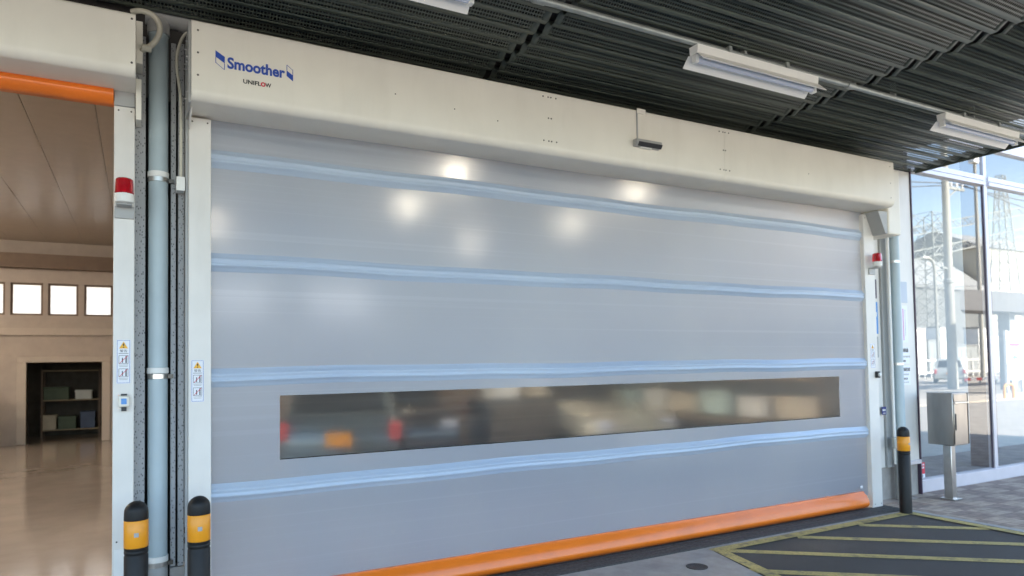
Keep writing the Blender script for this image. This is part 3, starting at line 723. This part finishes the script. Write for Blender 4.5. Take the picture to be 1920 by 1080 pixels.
# drive cover and bracket at the right end
m = MB(); m.box(7.03, 7.25, -.20, .11, 2.775, 3.47); rounded = m.build('drive_cover', 'cream', dR, bevel=.02, seg=4)
m = MB(); m.add([(6.875, -.19, 3.01), (7.028, -.19, 3.01), (7.028, -.19, 2.78), (6.99, -.19, 2.78), (6.875, .10, 3.01), (7.028, .10, 3.01), (7.028, .10, 2.78), (6.99, .10, 2.78)], [(0, 1, 2, 3), (7, 6, 5, 4), (0, 4, 5, 1), (1, 5, 6, 2), (2, 6, 7, 3), (3, 7, 4, 0)]); m.build('drive_bracket', 'grey_paint', dR, bevel=.004)
m = MB(); m.box(6.875, 7.028, .0, .12, 3.02, 3.6); m.build('side_cover', 'cream', dR, bevel=.004)
m = MB(); m.box(6.88, 7.0, -.24, -.14, 3.39, 3.475); m.build('corner_bracket', 'galv', dR, bevel=.004)

# --- open left door
dL = thing('roll_up_door', (-2.2, 0, 0), 'raised roll-up door with its orange edge up under a cream header, open to the workshop', 'roll-up door')
m = MB(); rounded_header(m, -4.7, .112, YF, 3.095, 3.44); m.build('header_cover', 'cream', dL, angle=25)
m = MB(); screws(m, [(.094, 3.405), (.094, 3.16), (-1.2, 3.405), (-1.2, 3.16)], YF); m.build('screws', 'screw', dL)
m = MB(); m.box(.002, .109, -.05, .06, G - .01, 3.015); m.build('guide_post', 'white', dL, bevel=.004)
m = MB(); m.box(-4.7, -4.58, -.05, .06, G - .01, 3.015); m.build('guide_post', 'white', dL, bevel=.004)
m = MB(); m.box(.002, .109, -.052, .06, 3.017, 3.172); m.build('post_cap_cover', 'grey_paint', dL, bevel=.003)
m = MB(); m.box(.0, .112, -.056, .062, 3.173, 3.195); m.build('post_flange', 'white', dL, bevel=.002)
m = MB(); m.box(.1125, .142, -.10, .05, 2.935, 3.175); m.box(.1125, .148, -.12, .05, 3.26, 3.51); m.build('side_plate', 'cream', dL, bevel=.003)
m = MB(); m.prism([(q[0], q[1] + 3.02) for q in prof], 0, -4.58, .0); m.build('bottom_bar', 'orange', dL, angle=60)
m = MB(); m.quad((-4.58, 0, 3.18), (.0, 0, 3.18), (.0, .0, 3.42), (-4.58, .0, 3.42)); m.build('curtain', 'curtain', dL)
sticker(dL, .020, 1.652, .071, .252, -.0505)
m = MB(); screws(m, [(.025, 2.99), (.09, 2.99), (.025, .5), (.09, .5)], -.0505, .005); m.build('screws', 'screw', dL)
m = MB(); m.box(.012, .075, -.056, -.0505, .30, .46); m.build('cover_plate', 'whitep', dL, bevel=.003)

# ------------------------------------------------------------------ fittings on the doors
def beacon(loc, label, rz=0):
    t = thing('warning_beacon', loc, label, 'beacon light', 'red beacons on the door posts', rz=rz)
    k = .048
    MB().lathe([(k, 0), (k + .002, .004), (k, .012), (k * .97, .05), (k * .93, .080), (k * .8, .087), (.001, .089)], (0, -.07, .055), 32, cap=False).build('lens', 'red_lens', t, local=True)
    MB().lathe([(.03, 0), (k * .98, .008), (k, .02), (k, .055)], (0, -.07, -.002), 32).build('base', 'whitep', t, local=True)
    MB().lathe([(.012, 0), (.012, .05), (.02, .065)], (0, -.07, .055), 12).build('reflector', 'steel', t, local=True)
    m = MB(); m.box(-.05, .05, -.012, 0, -.075, -.005); m.box(-.04, .04, -.10, -.012, -.012, -.004); m.build('bracket', 'grey_paint', t, local=True, bevel=.003)
    return t
beacon((.057, -.051, 2.43), 'red beacon on a white base on the post beside the open doorway')
beacon((6.945, -.046, 2.435), 'red beacon on the far post between the closed door and the glass front')

pb = thing('push_button_box', (.058, -.051, 1.26), 'small square push-button box on the post beside the open doorway', 'push button')
MB().box(.030, .088, -.085, -.051, 1.266, 1.331).build('case', 'cream', pb, bevel=.012, seg=3)
MB().box(.045, .073, -.089, -.0855, 1.282, 1.315).build('button', 'blue_board', pb, bevel=.002)
MB().box(.044, .074, -.08, -.052, 1.332, 1.341).box(.046, .072, -.08, -.052, 1.243, 1.265).build('clip', 'black', pb)
pb2 = thing('push_button_box', (6.99, -.046, 1.30), 'small dark push-button box on the post right of the closed door', 'push button')
MB().box(6.945, 7.0, -.075, -.046, 1.27, 1.34).build('case', 'black', pb2, bevel=.008)
MB().lathe([(.02, 0), (.02, -.015), (.012, -.02)], (6.975, -.075, 1.305), 16, axis='y').build('button', 'whitep', pb2)

se = thing('motion_sensor', (3.68, YF, 3.21), 'grey motion sensor with dark lens on the cream header', 'sensor')
m = MB(); m.prism([(YF - .001, 3.172), (YF - .001, 3.226), (YF - .05, 3.226), (YF - .056, 3.202), (YF - .036, 3.172)], 0, 3.545, 3.80); m.build('case', 'grey_paint', se, bevel=.004)
m = MB(); m.prism([(YF - .0575, 3.203), (YF - .038, 3.173), (YF - .042, 3.170), (YF - .062, 3.198)], 0, 3.565, 3.797); m.build('lens', 'black', se)
m = MB(); m.box(3.60, 3.71, YF - .034, YF - .006, 3.164, 3.1715); m.build('lower_window', 'whitep', se)
ct = thing('sensor_cable_cover', (3.68, YF, 3.4), 'thin cream cable cover from the header top down to the motion sensor', 'cable cover')
m = MB(); m.box(3.585, 3.597, YF - .006, YF - .0005, 3.227, 3.462); m.build('strip', 'grey_paint', ct)
m = MB(); m.box(3.59, 3.675, YF - .010, YF - .0015, 3.442, 3.484); m.build('bracket', 'cream', ct, bevel=.002)

# flexible conduits
m = MB(); m.tube([(.09, -.12, 3.555), (.14, -.15, 3.562), (.21, -.15, 3.548), (.243, -.15, 3.48), (.22, -.15, 3.40), (.17, -.14, 3.345), (.135, -.10, 3.342)], .016, 12, smooth=3)
m.lathe([(.021, -.03), (.021, .02)], (.172, -.14, 3.348), 12, axis='x')
tag(m.build('flexible_conduit', 'conduit'), 'thick beige conduit looping out of the end of the raised door header', 'conduit')
m = MB(); m.tube([(.385, -.06, 3.525), (.362, -.05, 3.50), (.335, -.04, 3.42), (.326, -.03, 3.33), (.341, -.03, 3.22), (.354, -.03, 3.12), (.353, -.03, 2.64)], .0085, 10, smooth=3)
tag(m.build('flexible_conduit', 'conduit'), 'thin beige cable curving down beside the closed door header', 'conduit')
jb = thing('junction_box', (.352, -.02, 2.58), 'small white junction box under the thin cable beside the closed door', 'junction box')
MB().box(.330, .373, -.045, .05, 2.556, 2.636).build('case', 'whitep', jb, bevel=.003)
MB().box(.328, .375, -.049, -.0455, 2.554, 2.638).build('cover', 'whitep', jb, bevel=.001)

# rain pipes
def rainpipe(x, y, z0, z1, bands, label, r=.054):
    t = thing('rain_pipe', (x, y, 0), label, 'drain pipe', 'pale blue rain pipes beside the doors')
    MB().tube([(x, y, z0), (x, y, z1)], r, 36).build('pipe', 'pipe', t)
    for z in bands:
        MB().lathe([(r + .0005, -.016), (r + .003, -.014), (r + .003, .014), (r + .0005, .016)], (x, y, z), 36).build('clamp', 'steel', t)
        MB().box(x + r + .001, x + r + .03, y - .012, y + .012, z - .012, z + .012).build('clamp_lug', 'screw', t)
    return t
t = rainpipe(.234, .07, .32, 3.60, (2.630, 1.436, .318), 'pale blue rain pipe between the two doors')
for z in (2.66, 1.471, .35): MB().lathe([(.0545, -.018), (.059, -.016), (.059, .016), (.0545, .018)], (.234, .07, z), 36).build('coupling', 'whitep', t)
MB().tube([(.234, .07, G - .01), (.234, .07, .305)], .056, 32).build('foot_pipe', 'pipe_grey', t)
m = MB(); m.tube([(.16, .07, 3.655), (.55, .07, 3.655)], .066, 28); m.tube([(.234, .07, 3.53), (.234, .07, 3.65)], .063, 28); m.lathe([(.072, -.02), (.072, .02)], (.365, .07, 3.655), 28, axis='x'); m.build('tee', 'pipe_grey', t)
t = rainpipe(7.49, .045, .10, 2.9, (2.54, 1.41), 'pale blue rain pipe beside the glass front')
MB().tube([(7.49, .045, .34), (7.49, .045, G)], .068, 28).build('foot_pipe', 'pipe_grey', t)
m = MB(); m.tube([(7.39, .05, .32), (7.39, .05, 3.0)], .016, 12); tag(m.build('wall_conduit', 'whitep'), 'thin white conduit running up the wall beside the pale blue rain pipe', 'conduit')
m = MB(); m.box(7.31, 7.41, .0, .03, .5, .62); m.box(7.385, 7.405, -.02, .03, .33, .5); tag(m.build('pipe_bracket', 'galv', bevel=.004), 'small grey metal bracket low on the wall behind the bollard', 'bracket')

# notices on the right pier
def panel(name, x0, x1, z0, z1, y, m_, label, cat='notice', marks=None):
    dx, dz = (.03, -.02) if x0 > 7.6 else (.015, -.015)
    x0 += dx; x1 += dx; z0 += dz; z1 += dz
    mb = MB(); mb.box(x0, x1, y - .003, y, z0, z1, 0); ms = [m_, 'whitep', 'magenta_ink', 'black_ink', 'grey_paint', 'navy']
    for (a, b, c, d, k) in (marks or []): poly_xz(mb, [(a + dx, c + dz), (b + dx, c + dz), (b + dx, d + dz), (a + dx, d + dz)], y - .0035, k)
    return tag(mb.build(name, ms), label, cat)
Y = .1245
panel('notice', 7.20, 7.262, 2.15, 2.36, Y, 'purple_trim', 'narrow dark plate on the wall above the blue notice')
panel('notice', 7.195, 7.268, 1.76, 2.11, Y, 'blue_board', 'blue notice on the wall behind the right post', marks=[(7.22, 7.25, 1.95, 2.0, 1)])
panel('notice', 7.205, 7.262, 1.50, 1.73, Y, 'grey_paint', 'grey notice on the wall just below the blue notice')
panel('small_sign', 7.235, 7.31, .875, .96, Y - .03, 'navy', 'small navy plate with white marks low on the wall', 'sign', marks=[(7.245, 7.262, .915, .935, 1), (7.266, 7.276, .915, .935, 1), (7.28, 7.298, .915, .935, 1), (7.25, 7.30, .888, .894, 1)])
panel('notice', 7.63, 7.80, 2.12, 2.36, Y, 'tape', 'faded bluish sheet taped above the notice with magenta writing')
mk_ = []
def textcol(x, z0, z1, w_, k):
    z = z1
    while z > z0:
        h = random.uniform(.012, .02); mk_.append((x, x + w_ * random.uniform(.7, 1), z - h, z, k)); z -= h + .006
textcol(7.665, 1.72, 1.99, .016, 2); textcol(7.70, 1.70, 2.05, .02, 2); textcol(7.74, 1.76, 2.04, .012, 4)
panel('notice', 7.64, 7.79, 1.67, 2.09, Y, 'paper', 'white notice with magenta vertical writing beside the blue pipe', marks=mk_)
mk_ = []
for z, h, n_, k in ((1.56, .04, 4, 3), (1.50, .02, 5, 4), (1.45, .022, 2, 3)):
    for i in range(n_): mk_.append((7.675 + i * .028, 7.697 + i * .028, z, z + h, k))
mk_.append((7.665, 7.79, 1.605, 1.61, 4))
panel('notice', 7.65, 7.80, 1.43, 1.62, Y, 'paper', 'white notice with black characters under the magenta one', marks=mk_)
mk_ = []
for z, h, n_, k in ((1.345, .04, 5, 3), (1.30, .018, 4, 4), (1.25, .022, 3, 3), (1.215, .012, 4, 4)):
    for i in range(n_): mk_.append((7.685 + i * .024, 7.702 + i * .024, z, z + h, k))
panel('notice', 7.66, 7.805, 1.19, 1.41, Y, 'paper', 'lowest white notice with black characters on the wall', marks=mk_)

# ------------------------------------------------------------------ bollards
def bollard(loc, label, H=.864, r=.0575):
    t = thing('bollard', loc, label, 'bollard', 'black and yellow bollards guarding the door posts')
    zb = H - .095 - .145
    MB().lathe([(r, 0), (r, zb - .045), (r - .003, zb - .041), (r - .003, zb - .035), (r, zb - .031), (r, zb - .018), (r - .002, zb - .015), (r, zb - .011), (r, zb)], (0, 0, 0), 40).build('body', 'postblack', t, local=True, angle=50)
    MB().lathe([(r - .001, zb), (r + .001, zb + .002), (r + .001, zb + .140), (r - .001, zb + .142)], (0, 0, 0), 40).build('reflective_band', 'yellow', t, local=True, angle=50)
    MB().box(-.010, .012, -r - .0025, -r - .0005, zb + .060, zb + .082).build('band_mark', 'grey_paint', t, local=True)
    cp_ = [(r, zb + .142), (r + .001, zb + .148), (r, zb + .182)]
    for k in range(1, 9):
        a = math.pi / 2 * k / 8; cp_.append((max(.0005, r * math.cos(a)), zb + .182 + .058 * math.sin(a)))
    MB().lathe(cp_, (0, 0, 0), 40, cap=False).build('cap', 'postblack', t, local=True, angle=50)
    return t
b0 = bollard((.124, -.42, G - .01), 'black and yellow bollard between the open doorway and the rain pipe')
b1 = bollard((.425, -.45, G - .01), 'black and yellow bollard before the post at the near end of the closed door')
b2 = bollard((6.905, -.353, G - .01), 'black and yellow bollard by the far post and the metal post box')

# ------------------------------------------------------------------ post box
PX, PYb = 7.66, -.36
po = thing('post_box', (7.95, -.2, G), 'tall stainless steel post box on a square post before the glass front', 'post box')
m = MB(); m.box(7.905, 7.985, -.255, -.165, G, .51); m.build('post', 'steel', po, bevel=.004)
m = MB(); m.box(7.875, 8.02, -.29, -.13, G - .005, G + .008); m.build('base_plate', 'steel', po, bevel=.002)
m = MB(); m.box(7.90, 8.18, -.29, -.01, .512, 1.085); m.build('case', 'box_steel', po, bevel=.006)
d_ = MB(); d_.box(7.915, 8.165, -.298, -.291, .527, .965); dd = d_.build('door', 'box_steel', po, bevel=.003)
m = MB(); m.box(7.925, 7.945, -.303, -.2985, .68, .86); m.build('handle_slot', 'black', dd)
m = MB(); m.box(7.915, 8.165, -.300, -.291, .99, 1.07); m.build('flap', 'box_steel', po, bevel=.003)
m = MB(); m.box(7.915, 8.17, -.312, -.291, .970, .984); m.build('slot_rail', 'steel', po)
m = MB(); m.box(8.181, 8.195, -.295, -.27, .52, 1.08); m.build('hinge', 'screw', po)

# ------------------------------------------------------------------ glass front
GY = .20
sf = thing('shop_window', (7.97, GY, G), 'glass shop front in pale frames reflecting the yard and the sky', 'glass front')
m = MB(); m.box(7.975, 14.5, GY - .05, GY + .06, G - .005, .07); m.build('sill', 'alu', sf, bevel=.004)
m = MB(); m.box(7.975, 8.005, GY - .045, GY + .055, .07, 4.35); m.build('jamb', 'alu', sf, bevel=.003)
xsm = [9.63, 11.27, 12.91]
for x in xsm:
    m = MB(); m.box(x, x + .075, GY - .022, GY + .05, .07, 4.35); m.build('mullion', 'alu', sf, bevel=.003)
    m = MB(); m.box(x - .008, x - .001, GY - .005, GY + .02, .07, 3.66); m.build('gasket', 'purple_trim', sf)
edges = [8.005] + [v for x in xsm for v in (x, x + .075)]
spans = [(edges[i], edges[i + 1]) for i in range(0, len(edges) - 1, 2)]
for a, b in spans:
    m = MB(); m.box(a + .001, b - .013, GY - .05, GY + .045, 3.662, 3.712); m.box(a + .001, b - .013, GY - .04, GY + .04, 3.722, 3.785); m.box(a + .001, b - .013, GY - .03, GY + .03, 3.712, 3.722); m.build('transom', 'alu', sf, bevel=.003)
    m = MB(); m.box(a + .001, b - .013, GY - .05, GY + .045, 4.14, 4.35); m.build('head_rail', 'alu', sf, bevel=.003)
    m = MB(); m.quad((a, GY, .06), (b, GY, .06), (b, GY, 3.67), (a, GY, 3.67)); m.build('pane', 'shopglass', sf)
    m = MB(); m.quad((a, GY, 3.78), (b, GY, 3.78), (b, GY, 4.15), (a, GY, 4.15)); m.build('pane', 'shopglass', sf)
m = MB(); m.box(7.95, 14.5, GY - .06, .5, 4.352, 7.2); m.build('upper_wall', 'facade', sf)
st = MB(); st.box(8.06, 8.165, GY - .006, GY - .004, .13, .26, 0)
for z, h in ((.225, .02), (.19, .022)):
    for i in range(3): poly_xz(st, [(8.07 + i * .03, z), (8.09 + i * .03, z), (8.09 + i * .03, z + h), (8.07 + i * .03, z + h)], GY - .0065, 1)
poly_xz(st, [(8.06, .085), (8.165, .085), (8.165, .128), (8.06, .128)], GY - .0062, 1); poly_xz(st, [(8.09, .09), (8.13, .09), (8.13, .122), (8.09, .122)], GY - .0067, 2)
tag(st.build('glass_sticker', ['red_ink', 'paper', 'grey_paint']), 'small red and white sticker low on the glass beside the post box', 'sticker')
# show room behind the glass
sr = thing('show_room', (11, 3, G), 'plain room behind the glass front with a pale wall added to brighten the glass', 'room')
MB().quad((7.97, GY + .07, G + .03), (16, GY + .07, G + .03), (16, 1.7, G + .03), (7.97, 1.7, G + .03)).build('floor', 'concrete', sr)
MB().box(7.97, 16, 1.7, 1.8, G, 4.4).build('bounce_wall', 'screen', sr)  # pale wall added close behind the panes to lift their brightness
MB().box(16, 16.2, GY, 1.8, G, 4.4).build('side_wall', 'screen', sr)
MB().box(7.97, 16.2, GY + .07, 1.8, 4.405, 4.6).build('ceiling', 'screen', sr)
MB().box(10.35, 10.60, .62, .85, G, 4.4).build('pillar', 'inbeam', sr)

# ------------------------------------------------------------------ the yard across the road (seen in the glass)
YARD0 = set(o.name for o in S.objects)
MB().box(-80, 160, -10.3, -8.35, -.03, .02).build('sidewalk', 'walk')["kind"] = 'structure'
def upole(x, y, label):
    t = thing('utility_pole', (x, y, 0), label, 'utility pole')
    MB().lathe([(.24, -.1), (.15, 12.2)], (0, 0, 0), 20).build('pole', 'poleconc', t, local=True)
    MB().box(-.05, 1.6, -.06, .06, 10.0, 10.12).bar((.1, 0, 9.5), (1.0, 0, 10.05), .06).build('cross_arm', 'towersteel', t, local=True)
    MB().box(-.6, .5, -.06, .06, 5.92, 6.02).lathe([(.2, 5.2), (.24, 5.25), (.24, 5.4), (.2, 5.45)], (0, 0, 0), 16).build('bracket', 'towersteel', t, local=True)
    for a in (.5, 1.0, 1.5): MB().lathe([(.03, 10.12), (.06, 10.17), (.03, 10.24), (.06, 10.29), (.03, 10.35)], (a, 0, 0), 10).build('insulator', 'whitep', t, local=True)
    return t
upole(35.55, -14.6, 'thick pale concrete utility pole reflected in the first glass pane')
m = MB(); m.tube([(0, 0, 0), (0, 0, 7.2), (-.1, 0, 7.8), (-.45, 0, 8.1), (-.9, 0, 8.15)], .09, 10, smooth=2)
t = thing('street_lamp', (46.6, -21.6, 0), 'slim street lamp with a curved arm reflected in the glass beside the utility pole', 'street lamp'); m.build('pole', 'poleconc', t, local=True)
MB().box(-1.4, -.85, -.12, .12, 8.08, 8.2).build('lamp_head', 'whitep', t, local=True, bevel=.03)
t = thing('slim_mast', (51.9, -21.6, 0), 'slim pale mast reflected in the glass next to the frame', 'mast'); MB().lathe([(.16, 0), (.10, 15.2)], (0, 0, 0), 12).build('pole', 'poleconc', t, local=True); MB().box(-.45, .45, -.2, .2, 15.2, 15.6).build('head', 'whitep', t, local=True)
def tower(x, y, w0, w1, h, label):
    t = thing('lattice_tower', (x, y, 0), label, 'pylon', 'lattice towers of the substation'); m = MB()
    def c(k, z):
        w_ = w0 + (w1 - w0) * z / h; sx, sy = ((-1, -1), (1, -1), (1, 1), (-1, 1))[k % 4]; return (sx * w_ / 2, sy * w_ / 2, z)
    nz = 11; zs = [h * i / nz for i in range(nz + 1)]
    for k in range(4):
        m.bar(c(k, 0), c(k, h), .11)
        for i in range(nz):
            m.bar(c(k, zs[i]), c(k + 1, zs[i + 1]), .055); m.bar(c(k + 1, zs[i]), c(k, zs[i + 1]), .055); m.bar(c(k, zs[i + 1]), c(k + 1, zs[i + 1]), .055)
    m.build('frame', 'towersteel', t, local=True); return t
tower(84.0, -43.6, 2.4, 2.4, 18.9, 'shorter lattice tower carrying the near end of the gantry, reflected in the glass')
tower(100.8, -43.6, 3.6, .8, 25.6, 'taller tapering lattice tower at the far end of the gantry, reflected in the glass')
for zz, lab in ((15.9, 'upper'), (13.0, 'lower')):
    m = MB(); x0, x1, hh = 70.0, 114.0, 1.0
    for yy in (-44.1, -43.1):
        for z in (zz, zz + hh): m.bar((x0, yy, z + (x0 - 80) * .19), (x1, yy, z + (x1 - 80) * .19), .10)
        for i in range(34):
            a = x0 + i * (x1 - x0) / 34; b = x0 + (i + 1) * (x1 - x0) / 34; za, zb = zz + (a - 80) * .19, zz + (b - 80) * .19
            m.bar((a, yy, za), (b, yy, zb + hh), .06) if i % 2 else m.bar((a, yy, za + hh), (b, yy, zb), .06)
    tag(m.build('lattice_gantry', 'towersteel'), lab + ' lattice gantry beam between the substation towers', 'gantry', 'gantry beams of the substation')
# sheds
sh = thing('grey_shed', (108, -66, 0), 'long grey corrugated shed behind the substation', 'shed')
MB().box(88, 128, -75, -60, 0, 12.8).build('wall', 'corrug', sh)
m = MB(); m.prism([(-59.7, 12.7), (-59.7, 13.3), (-66, 18.6), (-75.3, 13.3), (-75.3, 12.7)], 0, 87.5, 128.5); m.build('roof', 'shedroof', sh)
sh2 = thing('cream_shed', (135, -70, 0), 'tall shed with a sunlit cream wall behind the taller lattice tower', 'shed')
MB().box(129.5, 165, -78, -60.5, 0, 20.8).build('wall', 'cladcream', sh2); m = MB(); m.prism([(-60.1, 20.7), (-69, 25), (-78.4, 20.7)], 0, 129, 165.4); m.build('roof', 'shedroof', sh2)
# forecourt canopy slab
fc = thing('forecourt_canopy', (38, -12, 0), 'dark grey flat forecourt canopy reflected in the glass', 'canopy')
MB().prism([(30.9, -11.6), (48, -11.6), (48, -12.9), (33.5, -12.9)], 2, 3.55, 4.46).build('fascia', 'slabgrey', fc, bevel=.02)
for x in (35.6, 46): MB().box(x, x + .5, -12.5, -12.0, 0, 3.55).build('column', 'shed', fc)
# sign pylon
sg = thing('sign_board', (32.9, -10.6, 0), 'white framed sign board with pink and blue marks by the pavement', 'sign')
MB().box(32.25, 32.36, -10.65, -10.55, 0, 2.65).build('post', 'whitep', sg); MB().box(33.45, 33.56, -10.65, -10.55, 0, 2.65).build('post', 'whitep', sg)
m = MB(); m.box(32.38, 33.43, -10.63, -10.57, .55, 2.6, 0)
for a_, b_, z_, h_, k_ in ((32.55, 33.3, 2.38, .05, 1), (32.55, 33.3, 2.24, .05, 1), (32.5, 33.35, 1.98, .12, 1), (32.5, 33.35, 1.80, .03, 3), (32.5, 33.35, 1.18, .03, 3)): m.box(a_, b_, -10.565, -10.56, z_, z_ + h_, k_)
m.add([(32.7, -10.562, 1.5), (32.95, -10.562, 1.65), (32.95, -10.562, 1.55), (33.2, -10.562, 1.55), (33.2, -10.562, 1.45), (32.95, -10.562, 1.45), (32.95, -10.562, 1.35)], [(0, 1, 2, 5, 6), (2, 3, 4, 5)], 2)
m.build('board', ['paper', 'magenta_ink', 'blue_board', 'grey_paint'], sg)
# orange arch barrier, red hydrant
m = MB(); m.tube([(27.75, -8.5, 0), (27.75, -8.5, .42), (27.85, -8.5, .52), (28.27, -8.5, .52), (28.37, -8.5, .42), (28.37, -8.5, 0)], .045, 10, smooth=2)
tag(m.build('arch_barrier', 'orangep'), 'orange tubular arch barrier at the edge of the pavement', 'barrier')
m = MB(); m.lathe([(.12, 0), (.12, .30), (.2, .34), (.2, .58), (.12, .62), (.001, .66)], (41.1, -14.6, 0), 14); m.box(40.75, 41.45, -14.7, -14.5, .38, .50)
tag(m.build('hydrant', 'redp'), 'red hydrant by the road, reflected in the second pane', 'hydrant')
rl = thing('guard_rail', (42, -17, 0), 'low red and white guard rail across the road', 'guard rail')
m = MB()
for i in range(24): m.box(41.0 + i * .6, 41.0 + i * .6 + .59, -17.03, -16.97, .20, .36, i % 2)
m.build('rail', ['redp', 'whitep'], rl)
for i in range(9): MB().box(41.0 + i * 1.7, 41.08 + i * 1.7, -17.1, -17.035, 0, .36).build('post', 'galv', rl)
car((42.3, -18.5, 0), -2.08, 'car_silver', 'silver car parked across the road, reflected in the first pane')
# substation cubicles and fence
sb = []
for i, (x, w_, h_, m_) in enumerate(((53.3, 2.2, 3.9, 'whitep'), (55.8, 1.5, 2.9, 'shed'), (57.5, 1.8, 4.0, 'whitep'), (59.6, 3.3, 2.5, 'shed'), (63.1, 1.5, 4.0, 'whitep'), (65.0, 3, 3.4, 'whitep'), (50.4, 2.4, 3.2, 'whitep'))):
    t = thing('switch_cubicle', (x, -27.6, 0), ('white' if m_ == 'whitep' else 'grey') + ' switchgear cubicle in the substation yard, seen in the glass', 'cubicle', 'cubicles in the substation yard')
    MB().box(0, w_, -1.2, 0, .2, h_).build('case', m_, t, local=True, bevel=.03); MB().box(-.06, w_ + .06, -1.26, .06, h_, h_ + .1).build('cap', 'shedroof', t, local=True)
    for k in range(int(w_ / .7)): MB().box(.1 + k * .7, .68 + k * .7, .002, .03, .4, h_ - .3).build('door', m_, t, local=True, bevel=.01)
fe = thing('yard_fence', (58, -25.5, 0), 'pale post and rail fence before the substation', 'fence')
m = MB()
for i in range(34): m.box(46 + i * .8, 46.07 + i * .8, -25.53, -25.47, 0, 1.5)
m.build('pickets', 'whitep', fe); MB().box(46, 73.2, -25.46, -25.42, 1.3, 1.38).box(46, 73.2, -25.46, -25.42, .4, .48).build('rail', 'whitep', fe)
# power lines
for i, (a, b, sag) in enumerate((((10, -24, 12.5), (36.05, -14.6, 10.3), .5), ((36.05, -14.6, 10.3), (110, -24, 17), 1.2), ((10, -25, 10.5), (37.05, -14.6, 10.35), .5), ((37.05, -14.6, 10.35), (120, -30, 15), 1.0), ((20, -20, 5.4), (110, -40, 12), .8), ((100.8, -43.6, 24), (180, -60, 30), 1))):
    m = MB(); m.tube([Vector(a).lerp(Vector(b), t_ / 12) - Vector((0, 0, sag * 4 * (t_ / 12) * (1 - t_ / 12))) for t_ in range(13)], .025, 5)
    tag(m.build('power_line', 'wire'), 'thin black power line crossing the sky in the glass', 'power line', 'power lines over the yard')

# the yard stands on the same level as the ground before the doors
for o in list(S.objects):
    if o.name not in YARD0 and o.parent is None and o.get("category") != 'car': o.location.z += G
